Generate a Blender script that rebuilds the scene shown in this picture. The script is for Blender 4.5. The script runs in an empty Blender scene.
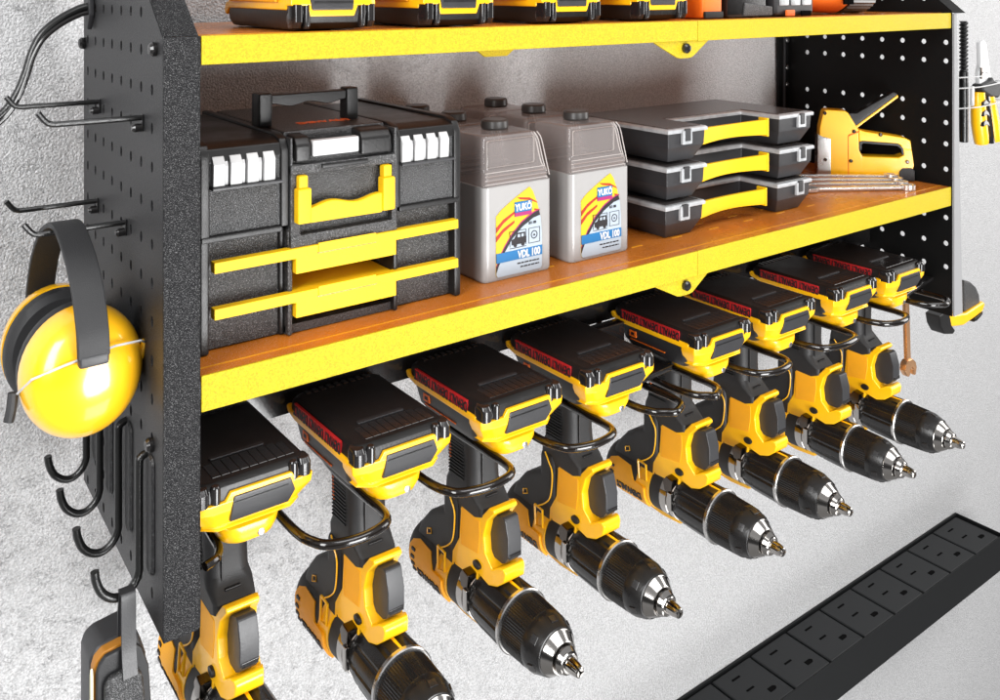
import bpy, bmesh, math, random
from mathutils import Vector, Matrix
random.seed(7)
PI = math.pi
scene = bpy.context.scene
COL = scene.collection

# ------------------------------------------------------------------ materials
def mat(name, color, rough=.45, metal=0.0, bump=0.0, bscale=600., bdist=.0004, coat=0.0, var=0.0,
        vscale=40., spec=.5, speck=0.0, sscale=1400., s0=.52, s1=.68, alpha=1.0, rvar=0.0):
    m = bpy.data.materials.new(name); m.use_nodes = True
    nt = m.node_tree; N = nt.nodes; L = nt.links
    b = N['Principled BSDF']
    b.inputs['Base Color'].default_value = (*color, 1)
    b.inputs['Roughness'].default_value = rough
    b.inputs['Metallic'].default_value = metal
    b.inputs['Specular IOR Level'].default_value = spec
    b.inputs['Coat Weight'].default_value = coat
    b.inputs['Coat Roughness'].default_value = .12
    tc = N.new('ShaderNodeTexCoord')
    def noise(scale, detail=3, rgh=.6):
        n = N.new('ShaderNodeTexNoise'); n.inputs['Scale'].default_value = scale
        n.inputs['Detail'].default_value = detail; n.inputs['Roughness'].default_value = rgh
        L.new(tc.outputs['Object'], n.inputs['Vector']); return n
    last = None
    if var > 0:
        n = noise(vscale, 4)
        r = N.new('ShaderNodeMapRange'); r.inputs['From Min'].default_value = .3; r.inputs['From Max'].default_value = .7
        r.inputs['To Min'].default_value = 1 - var; r.inputs['To Max'].default_value = 1 + var
        L.new(n.outputs['Fac'], r.inputs['Value'])
        mx = N.new('ShaderNodeVectorMath'); mx.operation = 'SCALE'
        mx.inputs[0].default_value = color
        L.new(r.outputs['Result'], mx.inputs['Scale'])
        last = mx.outputs[0]
        L.new(last, b.inputs['Base Color'])
    if speck > 0:                       # light flecks in the base colour, painted for the coat's specular sparkle
        n = noise(sscale, 2, .7)
        r = N.new('ShaderNodeMapRange'); r.inputs['From Min'].default_value = s0; r.inputs['From Max'].default_value = s1
        r.clamp = True
        L.new(n.outputs['Fac'], r.inputs['Value'])
        mx = N.new('ShaderNodeMix'); mx.data_type = 'RGBA'
        if last is not None: L.new(last, mx.inputs[6])
        else: mx.inputs[6].default_value = (*color, 1)
        mx.inputs[7].default_value = (*[min(1, c + speck) for c in color], 1)
        L.new(r.outputs['Result'], mx.inputs[0]); L.new(mx.outputs[2], b.inputs['Base Color'])
    if rvar > 0:
        n = noise(25, 5)
        r = N.new('ShaderNodeMapRange'); r.inputs['From Min'].default_value = .3; r.inputs['From Max'].default_value = .7
        r.inputs['To Min'].default_value = max(.02, rough - rvar); r.inputs['To Max'].default_value = rough + rvar
        L.new(n.outputs['Fac'], r.inputs['Value']); L.new(r.outputs['Result'], b.inputs['Roughness'])
    if bump > 0:
        n = noise(bscale, 2, .6)
        bp = N.new('ShaderNodeBump'); bp.inputs['Strength'].default_value = bump; bp.inputs['Distance'].default_value = bdist
        L.new(n.outputs['Fac'], bp.inputs['Height']); L.new(bp.outputs['Normal'], b.inputs['Normal'])
    return m

M = {}
YEL = (.95, .49, .004)
M['yel'] = mat('yellow_plastic', YEL, .32, coat=.25, var=.05, bump=.08, bscale=900)
M['yelmatte'] = mat('yellow_matte_plastic', (.80, .47, .005), .5, spec=.3, var=.05, bump=.25, bscale=1000)
M['darksteel'] = mat('dull_dark_steel', (.20, .20, .20), .42, .9, bump=.1, rvar=.1)
M['yelsoft'] = mat('yellow_textured_plastic', (.92, .40, .004), .55, bump=.5, bscale=1500, var=.05)
M['orange'] = mat('orange_plastic', (.85, .16, .008), .45, bump=.1, var=.08)
M['shelfyel'] = mat('yellow_powder_coat', (.48, .36, .005), .5, spec=.3, bump=.8, bscale=1300, bdist=.0007, var=.26, vscale=900)
M['deck'] = mat('shaded_yellow_deck', (.50, .145, .007), .25, bump=.4, bscale=900, var=.22, vscale=14, speck=.10, rvar=.1)  # orange-brown paints shade onto what is yellow metal
M['powder'] = mat('black_powder_coat', (.004, .004, .005), .42, bump=1.0, bscale=1300, bdist=.0007, speck=.17, sscale=1900, s0=.56, s1=.68, spec=.2)
M['powderside'] = mat('black_powder_coat_fine', (.013, .013, .014), .40, spec=.4, bump=.6, bscale=1100, bdist=.0006, speck=.05, sscale=1000)
M['powderin'] = mat('satin_black_panel', (.004, .004, .004), .5, bump=.3, bscale=900, spec=.15)
M['black'] = mat('black_plastic', (.010, .0095, .0095), .36, spec=.35, bump=.25, bscale=900, var=.15, rvar=.08)
M['blackgl'] = mat('glossy_black_plastic', (.013, .012, .012), .16, coat=.3, bump=.08, bscale=400, rvar=.06)
M['chuckblk'] = mat('satin_black_chuck', (.009, .0085, .0085), .26, bump=.25, bscale=900, rvar=.05)
M['trim'] = mat('dull_amber_trim', (.38, .15, .01), .5)
M['grey'] = mat('dark_grey_plastic', (.026, .026, .028), .42, bump=.25, bscale=1000, var=.12, rvar=.08)
M['rubber'] = mat('dark_grey_rubber', (.014, .014, .015), .55, bump=.4, bscale=1300, var=.15)
M['tbx'] = mat('toolbox_pebbled_plastic', (.013, .013, .014), .32, spec=.7, bump=1.0, bscale=1100, bdist=.0009, speck=.20, sscale=1500, s0=.55, s1=.68)
M['chrome'] = mat('chrome', (.42, .40, .38), .09, 1.0, bump=.05, bscale=300, rvar=.05)
M['bright'] = mat('satin_bright_steel', (.78, .78, .78), .38, .35, bump=.1, bscale=400)
M['steel'] = mat('steel', (.50, .49, .48), .28, 1.0, bump=.1, bscale=500, rvar=.08)
M['bronze'] = mat('smoked_steel', (.10, .085, .075), .2, 1.0, bump=.05, rvar=.05)
M['rodblk'] = mat('black_dipped_rod', (.008, .008, .008), .28, bump=.5, bscale=900, coat=.2)
M['rodbrown'] = mat('glossy_black_rod', (.007, .005, .004), .12, .1, coat=.5, bump=.3, bscale=350, var=.4, vscale=60)
M['white'] = mat('white_plastic', (.46, .46, .46), .35, bump=.15, bscale=900)
M['paleedge'] = mat('pale_reflection_edge', (.26, .26, .265), .6, bump=.2, bscale=900)  # reflection on the right flange painted as pale matte grey
M['clear'] = mat('frosted_lid_rim', (.36, .37, .38), .2, coat=.4, bump=.2, bscale=500, var=.2, vscale=120)
M['smoke'] = mat('smoked_lid', (.055, .050, .050), .22, bump=.15, bscale=400, var=.1)
M['red'] = mat('red_print', (.44, .010, .013), .5)
M['dkprint'] = mat('black_print', (.008, .006, .008), .5)
M['redtext'] = mat('orange_red_print', (.95, .16, .03), .5)
M['lblue'] = mat('pale_blue_paper', (.33, .385, .44), .45)
M['blue'] = mat('blue_print', (.006, .12, .30), .45)
M['magenta'] = mat('magenta_print', (.30, .015, .12), .45)
M['paperyel'] = mat('yellow_print', (.62, .40, .008), .45)
M['paperred'] = mat('dark_red_print', (.34, .02, .005), .45)
M['paperwhite'] = mat('white_print', (.52, .52, .52), .45)
M['stripblk'] = mat('power_strip_grey', (.005, .0055, .006), .55, bump=.1, var=.05, spec=.25)
M['stripface'] = mat('power_strip_outlet', (.009, .010, .011), .5, bump=.1, spec=.3)
M['void'] = mat('dark_hollow', (.002, .002, .002), .9, spec=.05)
M['cream'] = mat('cream_foam', (.62, .60, .42), .7, bump=.5, bscale=500)
M['liquid'] = mat('milky_plastic', (.30, .293, .288), .35, coat=.15, var=.03)
M['seam'] = mat('amber_edge', (.70, .30, .01), .4)

def glassy(name, tint, fac, rough):
    m = bpy.data.materials.new(name); m.use_nodes = True
    nt = m.node_tree; N = nt.nodes; L = nt.links
    b = N['Principled BSDF']; out = N['Material Output']
    b.inputs['Base Color'].default_value = (*tint, 1); b.inputs['Roughness'].default_value = rough
    b.inputs['Coat Weight'].default_value = .5; b.inputs['Coat Roughness'].default_value = .06
    tr = N.new('ShaderNodeBsdfTransparent'); tr.inputs['Color'].default_value = (.90, .87, .86, 1)
    mx = N.new('ShaderNodeMixShader'); mx.inputs[0].default_value = fac
    L.new(tr.outputs[0], mx.inputs[1]); L.new(b.outputs[0], mx.inputs[2]); L.new(mx.outputs[0], out.inputs[0])
    tc = N.new('ShaderNodeTexCoord'); n = N.new('ShaderNodeTexNoise'); n.inputs['Scale'].default_value = 240
    L.new(tc.outputs['Object'], n.inputs['Vector'])
    bp = N.new('ShaderNodeBump'); bp.inputs['Strength'].default_value = .25; bp.inputs['Distance'].default_value = .0005
    L.new(n.outputs['Fac'], bp.inputs['Height']); L.new(bp.outputs['Normal'], b.inputs['Normal'])
    return m
M['jug'] = glassy('translucent_jug_plastic', (.34, .305, .295), .42, .12)
M['jugedge'] = glassy('jug_edge_highlight', (.50, .46, .44), .75, .12)
M['capgrey'] = mat('grey_cap', (.05, .048, .046), .35, var=.1)

def wallmat():
    m = bpy.data.materials.new('rough_plaster'); m.use_nodes = True
    nt = m.node_tree; N = nt.nodes; L = nt.links; b = N['Principled BSDF']
    tc = N.new('ShaderNodeTexCoord')
    def noise(s, d, r, dist=0, vec=None):
        n = N.new('ShaderNodeTexNoise'); n.inputs['Scale'].default_value = s; n.inputs['Detail'].default_value = d
        n.inputs['Roughness'].default_value = r; n.inputs['Distortion'].default_value = dist
        L.new(vec or tc.outputs['Object'], n.inputs['Vector']); return n
    big = noise(5, 4, .6)
    r = N.new('ShaderNodeMapRange'); r.inputs['From Min'].default_value = .3; r.inputs['From Max'].default_value = .7
    r.inputs['To Min'].default_value = .500; r.inputs['To Max'].default_value = .515
    L.new(big.outputs['Fac'], r.inputs['Value'])
    fine = noise(620, 1, .5)
    r2 = N.new('ShaderNodeMapRange'); r2.inputs['From Min'].default_value = .3; r2.inputs['From Max'].default_value = .7
    r2.inputs['To Min'].default_value = .74; r2.inputs['To Max'].default_value = 1.16
    L.new(fine.outputs['Fac'], r2.inputs['Value'])
    mu = N.new('ShaderNodeMath'); mu.operation = 'MULTIPLY'; L.new(r.outputs[0], mu.inputs[0]); L.new(r2.outputs[0], mu.inputs[1])
    cb = N.new('ShaderNodeCombineColor')
    L.new(mu.outputs[0], cb.inputs[0])
    for i, k in ((1, 1.0), (2, 1.01)):
        mm = N.new('ShaderNodeMath'); mm.operation = 'MULTIPLY'; mm.inputs[1].default_value = k
        L.new(mu.outputs[0], mm.inputs[0]); L.new(mm.outputs[0], cb.inputs[i])
    L.new(cb.outputs[0], b.inputs['Base Color'])
    b.inputs['Roughness'].default_value = .42
    # trowelled flakes: sharp little ridges plus grain
    mp = N.new('ShaderNodeMapping'); mp.inputs['Rotation'].default_value = (0, .35, 0); mp.inputs['Scale'].default_value = (1, 1, 1.7)
    L.new(tc.outputs['Object'], mp.inputs[0])
    warp = noise(60, 3, .6)
    add = N.new('ShaderNodeMix'); add.data_type = 'VECTOR'; add.inputs[0].default_value = .012
    L.new(mp.outputs[0], add.inputs[4]); L.new(warp.outputs['Color'], add.inputs[5])
    v = noise(170, 2.5, .55, 1.5, add.outputs[1])
    va = N.new('ShaderNodeMath'); va.operation = 'SUBTRACT'; va.inputs[1].default_value = .5; L.new(v.outputs['Fac'], va.inputs[0])
    vb = N.new('ShaderNodeMath'); vb.operation = 'ABSOLUTE'; L.new(va.outputs[0], vb.inputs[0])
    vr = N.new('ShaderNodeMapRange'); vr.inputs['From Min'].default_value = 0; vr.inputs['From Max'].default_value = .022
    L.new(vb.outputs[0], vr.inputs['Value'])
    gate = noise(110, 2, .5)
    gr = N.new('ShaderNodeMapRange'); gr.inputs['From Min'].default_value = .50; gr.inputs['From Max'].default_value = .60
    L.new(gate.outputs['Fac'], gr.inputs['Value'])
    inv = N.new('ShaderNodeMath'); inv.operation = 'SUBTRACT'; inv.inputs[0].default_value = 1; L.new(vr.outputs[0], inv.inputs[1])
    g0 = N.new('ShaderNodeMath'); g0.operation = 'MULTIPLY'; L.new(inv.outputs[0], g0.inputs[0]); L.new(gr.outputs[0], g0.inputs[1])
    sp = N.new('ShaderNodeSeparateXYZ'); L.new(tc.outputs['Object'], sp.inputs[0])
    fx = N.new('ShaderNodeMapRange'); fx.inputs['From Min'].default_value = .25; fx.inputs['From Max'].default_value = .75
    fx.inputs['To Min'].default_value = 1; fx.inputs['To Max'].default_value = .12; L.new(sp.outputs['X'], fx.inputs['Value'])
    g2 = N.new('ShaderNodeMath'); g2.operation = 'MULTIPLY'; L.new(g0.outputs[0], g2.inputs[0]); L.new(fx.outputs[0], g2.inputs[1])
    n3 = noise(560, 1, .5)
    s1 = N.new('ShaderNodeMath'); s1.operation = 'MULTIPLY_ADD'; s1.inputs[1].default_value = .36
    L.new(g2.outputs[0], s1.inputs[0]); L.new(n3.outputs['Fac'], s1.inputs[2])
    bp = N.new('ShaderNodeBump'); bp.inputs['Strength'].default_value = .9; bp.inputs['Distance'].default_value = .0017
    L.new(s1.outputs[0], bp.inputs['Height']); L.new(bp.outputs['Normal'], b.inputs['Normal'])
    return m
M['wall'] = wallmat()

# ------------------------------------------------------------------ mesh helpers
class MB:
    def __init__(s): s.bm = bmesh.new(); s.mi = 0
    def _fin(s, faces, bev=0, seg=2, ang=.5):
        for f in faces: f.material_index = s.mi
        if bev > 0:
            es = set()
            for f in faces:
                for e in f.edges:
                    if len(e.link_faces) == 2 and e.calc_face_angle(0) > ang: es.add(e)
            if es:
                r = bmesh.ops.bevel(s.bm, geom=list(es), offset=bev, segments=seg, profile=.5, affect='EDGES', clamp_overlap=True)
                for f in r['faces']: f.material_index = s.mi
        return s
    def loft(s, secs, bev=0, seg=2, cap=True, ang=.5):
        rows = [[s.bm.verts.new(p) for p in sec] for sec in secs]
        fs = []; n = len(rows[0])
        for a, b in zip(rows, rows[1:]):
            for i in range(n):
                j = (i + 1) % n
                fs.append(s.bm.faces.new((a[i], a[j], b[j], b[i])))
        if cap:
            fs.append(s.bm.faces.new(rows[0][::-1])); fs.append(s.bm.faces.new(rows[-1]))
        bmesh.ops.recalc_face_normals(s.bm, faces=fs)
        return s._fin(fs, bev, seg, ang)
    def prism(s, pts, axis, a, b, bev=0, seg=2, ang=.5):
        def P(p, t):
            return {'x': (t, p[0], p[1]), 'y': (p[0], t, p[1]), 'z': (p[0], p[1], t)}[axis]
        return s.loft([[P(p, a) for p in pts], [P(p, b) for p in pts]], bev, seg, True, ang)
    def box(s, x0, x1, y0, y1, z0, z1, bev=0, seg=2):
        return s.prism([(x0, y0), (x1, y0), (x1, y1), (x0, y1)], 'z', z0, z1, bev, seg)
    def lathe(s, prof, c, axis='y', n=32, mod=None, bev=0):
        secs = []
        for t, r in prof:
            sec = []
            for i in range(n):
                a = 2 * PI * i / n; rr = max(r, 1e-5) * (mod(i) if mod else 1)
                u, v = rr * math.cos(a), rr * math.sin(a)
                sec.append({'y': (c[0] + u, t, c[1] + v), 'x': (t, c[0] + u, c[1] + v), 'z': (c[0] + u, c[1] + v, t)}[axis])
            secs.append(sec)
        return s.loft(secs, bev)
    def tube(s, path, r, n=10, rad=None):
        path = [Vector(p) for p in path]
        t0 = (path[1] - path[0]).normalized()
        up = Vector((0, 0, 1)) if abs(t0.z) < .9 else Vector((1, 0, 0))
        nn = (up - t0 * up.dot(t0)).normalized(); secs = []
        for i, p in enumerate(path):
            t = ((path[min(i + 1, len(path) - 1)] - path[max(i - 1, 0)])).normalized()
            nn = (nn - t * nn.dot(t)).normalized(); bb = t.cross(nn)
            rr = rad[i] if rad else r
            secs.append([p + nn * rr * math.cos(2 * PI * k / n) + bb * rr * math.sin(2 * PI * k / n) for k in range(n)])
        return s.loft(secs)
    def ribbon(s, path, side, w, t, bev=0, wf=None):
        path = [Vector(p) for p in path]; side = Vector(side).normalized(); secs = []
        for i, p in enumerate(path):
            tg = (path[min(i + 1, len(path) - 1)] - path[max(i - 1, 0)]).normalized()
            nn = tg.cross(side).normalized(); ww = w * (wf[i] if wf else 1)
            secs.append([p + side * ww / 2 + nn * t / 2, p + side * ww / 2 - nn * t / 2, p - side * ww / 2 - nn * t / 2, p - side * ww / 2 + nn * t / 2])
        return s.loft(secs, bev, ang=.9)
    def text(s, body, size, M4, depth=.0002, bold=0.0, sx=1.0):
        cu = bpy.data.curves.new('t', 'FONT'); cu.body = body; cu.size = size; cu.extrude = depth; cu.offset = bold
        cu.align_x = 'CENTER'; cu.align_y = 'CENTER'; cu.resolution_u = 3
        o = bpy.data.objects.new('t', cu); COL.objects.link(o)
        bpy.context.view_layer.update()
        me = bpy.data.meshes.new_from_object(o.evaluated_get(bpy.context.evaluated_depsgraph_get()))
        bpy.data.objects.remove(o); bpy.data.curves.remove(cu)
        me.transform(M4 @ Matrix.Diagonal((sx, 1, 1, 1)))
        nf = len(s.bm.faces); s.bm.from_mesh(me); s.bm.faces.ensure_lookup_table()
        for f in s.bm.faces[nf:]: f.material_index = s.mi
        bpy.data.meshes.remove(me)
        return s
    def build(s, name, mats, parent=None, org=(0, 0, 0), smooth=.6):
        bm = s.bm
        bmesh.ops.remove_doubles(bm, verts=bm.verts, dist=1e-7)
        for v in bm.verts: v.co -= Vector(org)
        for f in bm.faces: f.smooth = True
        for e in bm.edges:
            if len(e.link_faces) != 2 or e.calc_face_angle(0) > smooth: e.smooth = False
        me = bpy.data.meshes.new(name); bm.to_mesh(me); bm.free()
        for m in (mats if isinstance(mats, (list, tuple)) else [mats]): me.materials.append(M[m])
        o = bpy.data.objects.new(name, me); COL.objects.link(o)
        if len(me.polygons) < 6000:
            wn = o.modifiers.new('wn', 'WEIGHTED_NORMAL'); wn.keep_sharp = True; wn.weight = 60
        if parent is not None: o.parent = parent
        else: o.location = org
        return o

def frame(o, xd, yd):
    x = Vector(xd).normalized(); y = Vector(yd).normalized(); z = x.cross(y)
    return Matrix(((x.x, y.x, z.x, o[0]), (x.y, y.y, z.y, o[1]), (x.z, y.z, z.z, o[2]), (0, 0, 0, 1)))
def cr(pts, n=6):                       # smooth path through points
    P = [Vector(p) for p in pts]; P = [P[0] * 2 - P[1]] + P + [P[-1] * 2 - P[-2]]; out = []
    for i in range(1, len(P) - 2):
        for k in range(n):
            t = k / n; a, b, c, d = P[i - 1:i + 3]
            out.append(.5 * (2 * b + (c - a) * t + (2 * a - 5 * b + 4 * c - d) * t * t + (3 * b - a - 3 * c + d) * t ** 3))
    return out + [P[-2]]
def rrect(x0, x1, y0, y1, r, n=4):
    out = []
    for cx, cy, a0 in ((x1 - r, y1 - r, 0), (x0 + r, y1 - r, 90), (x0 + r, y0 + r, 180), (x1 - r, y0 + r, 270)):
        for k in range(n + 1):
            a = math.radians(a0 + 90 * k / n); out.append((cx + r * math.cos(a), cy + r * math.sin(a)))
    return out
def R3(x0, x1, y0, y1, r, z, n=4): return [(x, y, z) for x, y in rrect(x0, x1, y0, y1, r, n)]
def tag(o, label, cat, group=None):
    o['label'] = label; o['category'] = cat
    if group: o['group'] = group
    return o
def thing(name, loc, label, cat, group=None):
    o = bpy.data.objects.new(name, None); COL.objects.link(o); o.location = loc; o.empty_display_size = .02
    return tag(o, label, cat, group)
def kids(o): return [c for c in bpy.data.objects if c.parent == o]
def dup(src, parent=None):
    c = src.copy(); COL.objects.link(c)
    if parent is not None: c.parent = parent
    for k in kids(src):
        if k != c: dup(k, c)
    return c

def sheet(m, outer, holes, axis_x, th):
    """flat sheet in the YZ plane at x, with round holes cut through it"""
    bm = m.bm; edges = []
    for loop in [outer] + holes:
        vs = [bm.verts.new((axis_x, y, z)) for y, z in loop]
        edges += [bm.edges.new((vs[i], vs[(i + 1) % len(vs)])) for i in range(len(vs))]
    r = bmesh.ops.triangle_fill(bm, edges=edges, use_beauty=True)
    fs = [f for f in r['geom'] if isinstance(f, bmesh.types.BMFace)]
    e = bmesh.ops.extrude_face_region(bm, geom=fs)
    for v in e['geom']:
        if isinstance(v, bmesh.types.BMVert): v.co.x += th
    bmesh.ops.recalc_face_normals(bm, faces=bm.faces)
    for f in bm.faces: f.material_index = m.mi
def circ(y, z, r, n=10, k=1.0): return [(y + r * math.cos(2 * PI * i / n), z + k * r * math.sin(2 * PI * i / n)) for i in range(n)]

# ------------------------------------------------------------------ wall
w = MB(); w.box(-2.5, 4.5, .748, .80, -2.6, 2.2)
o = w.build('wall', 'wall'); o['kind'] = 'structure'

# ------------------------------------------------------------------ rack
YF = .525
rack = thing('tool_rack', (.6, .74, -.365), 'wall-mounted tool rack with yellow lipped shelves between black perforated side panels', 'tool rack')
RO = (.6, .74, -.365)
def chamf(z): return YF + (z + .027) * 1.19
# left side panel
m = MB()
outer = [(YF, -.365), (.711, -.353), (.711, .12), (chamf(.12), .12), (YF, -.027)]
hl = []
for i in range(16):
    z = -.0135 - .0223 * i
    for k in range(8):
        y = .546 + .0219 * k
        if z > -.35 and y > YF + .006 and (z < -.03 or y > chamf(z) + .008): hl.append(circ(y, z, .0022, 12, 1.55))
sheet(m, outer, hl, .158, .0042)
lp = m.build('side_panel', 'powderside', rack, RO)
m = MB()
m.box(.1578, .1775, YF - .0012, YF + .0012, -.365, -.027, .0004)
m.loft([[(.158, YF - .001, -.0268), (.1775, YF - .001, -.0268), (.1775, YF + .0016, -.0268), (.158, YF + .0016, -.0268)],
        [(.158, chamf(.12) - .001, .12), (.1775, chamf(.12) - .001, .12), (.1775, chamf(.12) + .0016, .12), (.158, chamf(.12) + .0016, .12)]])
m.box(.1775, .179, YF + .0005, YF + .010, -.365, -.027)
m.build('flange', 'powder', lp, RO)
for (y, z) in ((.7077, -.0387), (.5384, -.0342), (.545, -.262)):
    m = MB(); m.lathe([(.1578, .0042), (.1555, .0042), (.1540, .0030), (.1535, .001)], (y, z), 'x', 12); m.build('bolt', 'blackgl', lp, RO)
# right side panel
m = MB()
outer = [(YF, -.367), (.745, -.367), (.745, .12), (chamf(.12), .12), (YF, -.027)]
hr = []
for z in (.013, -.0105, -.0600, -.081, -.1285, -.1505, -.1745, -.2030, -.2575, -.2865, -.313):
    for k in range(8):
        y = .532 + .0258 * k
        if z > -.03 and y < chamf(z) + .01: continue
        hr.append(circ(y, z, .0030, 12))
sheet(m, outer, hr, 1.025, .0016)
rp = m.build('side_panel', 'powderin', rack, RO)
m = MB(); m.prism([(1.0268, -.367), (1.0455, -.367), (1.0320, -.0275), (1.0268, -.0275)], 'y', YF - .0020, YF, .0003); m.build('flange', 'paleedge', rp, RO)
m = MB()
m.loft([[(1.025, YF - .003, -.027), (1.050, YF - .003, -.027), (1.050, YF + .001, -.026), (1.025, YF + .001, -.026)],
        [(1.025, chamf(.12) - .003, .12), (1.050, chamf(.12) - .003, .12), (1.050, chamf(.12) + .001, .12), (1.025, chamf(.12) + .001, .12)]])
m.build('top_flange', 'powderin', rp, RO)
m = MB(); m.box(1.005, 1.0248, .7405, .7445, -.36, .12, .0005); m.build('rear_flange', 'powderin', rp, RO)
m = MB(); m.box(1.0125, 1.0145, .737, .7402, -.36, .12, .0005); m.build('rail_edge', 'grey', rp, RO)
for z in (-.066, -.102, -.124, -.2, -.19, -.30):
    m = MB(); m.lathe([(.7404, .0036), (.7375, .0036), (.7365, .002)], (1.0195, z), 'y', 12); m.build('bolt', 'steel', rp, RO)
# shelves
for (zt, h, nm) in ((-.027, .0165, 'top'), (-.222, .0205, 'mid')):
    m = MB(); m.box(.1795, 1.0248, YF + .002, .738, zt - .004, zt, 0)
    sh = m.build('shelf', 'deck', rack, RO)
    m = MB(); m.box(.1795, .6015, YF, YF + .0018, zt - h, zt + .0003, .0006); m.box(.6022, 1.0246, YF + .0004, YF + .0020, zt - h - .0004, zt + .0003, .0006)
    m.build('shelf_lip', 'shelfyel', sh, RO)
    m = MB(); m.box(.18, 1.0246, YF + .0115, YF + .0124, zt - .001, zt + .00035); m.build('crease', 'seam', sh, RO)
    zb = zt - h
    m = MB(); m.prism([(.552, zb + .001), (.618, zb + .001), (.6175, zb - .001), (.598, zb - .0138), (.594, zb - .0146), (.583, zb - .0146), (.579, zb - .0138), (.5525, zb - .001)], 'y', YF + .0024, YF + .0045, .0004)
    br = m.build('bracket', 'shelfyel', rack, RO)
    m = MB(); m.lathe([(YF + .0022, .0042), (YF - .0005, .0042), (YF - .002, .0028), (YF - .0022, .001)], (.5885, zb - .0062), 'y', 14)
    m.build('bolt', 'blackgl', br, RO)
    for i in range(16 if nm == 'mid' else 0):
        x = .215 + .05 * i
        for y in (.566, .585):
            m2 = MB(); m2.prism(rrect(x, x + .013, y, y + .0016, .0007, 2), 'z', zt - .0005, zt + .0003)
            m2.build('slot_glint', 'seam', sh, RO)  # pale flush strips painted for glints on the perforation edges
m = MB(); m.prism([(.42, -.045), (.47, -.045), (.456, -.0545), (.434, -.0545)], 'y', .60, .602); m.build('bracket', 'shelfyel', rack, RO)
# rail below the middle shelf and the steel forks
m = MB(); m.box(.18, 1.0246, .622, .6245, -.288, -.2475); m.box(.18, 1.0246, .6245, .64, -.306, -.286)
rail = m.build('rail', 'blackgl', rack, RO)
m = MB(); m.box(.18, 1.0246, .612, .6215, -.274, -.2478, .001); m.build('rail_cap', 'grey', rail, RO)
XM = [.2150, .311, .410, .507, .629, .724, .828, .920]
forks = [(.165 + .022, .193)] if False else []
for a, b in zip(XM, XM[1:]): forks.append((a + .026, b - .0165))
forks = [f for f in forks if f[1] - f[0] < .07] + [(.531, .566), (.581, .6125), (.946, .985)]
for a, b in forks:
    c = (a + b) / 2
    p = [(a + .002, .632, -.300), (a, .612, -.326), (a, .590, -.335), (a - .001, .535, -.335), (a + .004, .514, -.335), (a + .012, .506, -.335), (c, .502, -.335),
         (b - .012, .5035, -.335), (b - .003, .509, -.335), (b, .522, -.335), (b - .001, .545, -.335), (b - .001, .590, -.335), (b - .001, .612, -.326), (b - .002, .632, -.300)]
    m = MB(); m.tube(cr(p, 5), .0030, 12); m.build('fork', 'rodbrown', rack, RO)
m = MB(); m.tube(cr([(.197, .632, -.300), (.1975, .612, -.326), (.1975, .56, -.335), (.1965, .545, -.335), (.192, .535, -.335), (.1835, .531, -.335)], 5), .0026, 10); m.build('fork', 'rodbrown', rack, RO)
m = MB(); m.prism([(.541, .545), (.6, .552), (.604, .62), (.536, .62)], 'z', -.331, -.326, .0012); m.box(.55, .59, .60, .612, -.33, -.30, .002)
m.box(.545, .560, .548, .565, -.326, -.318, .002)
m.build('fork_plate', 'blackgl', rack, RO)
m = MB(); m.prism([(.935, .53), (1.024, .545), (1.024, .62), (.93, .62)], 'z', -.331, -.327, .001)
m.build('fork_plate', 'blackgl', rack, RO)

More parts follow.
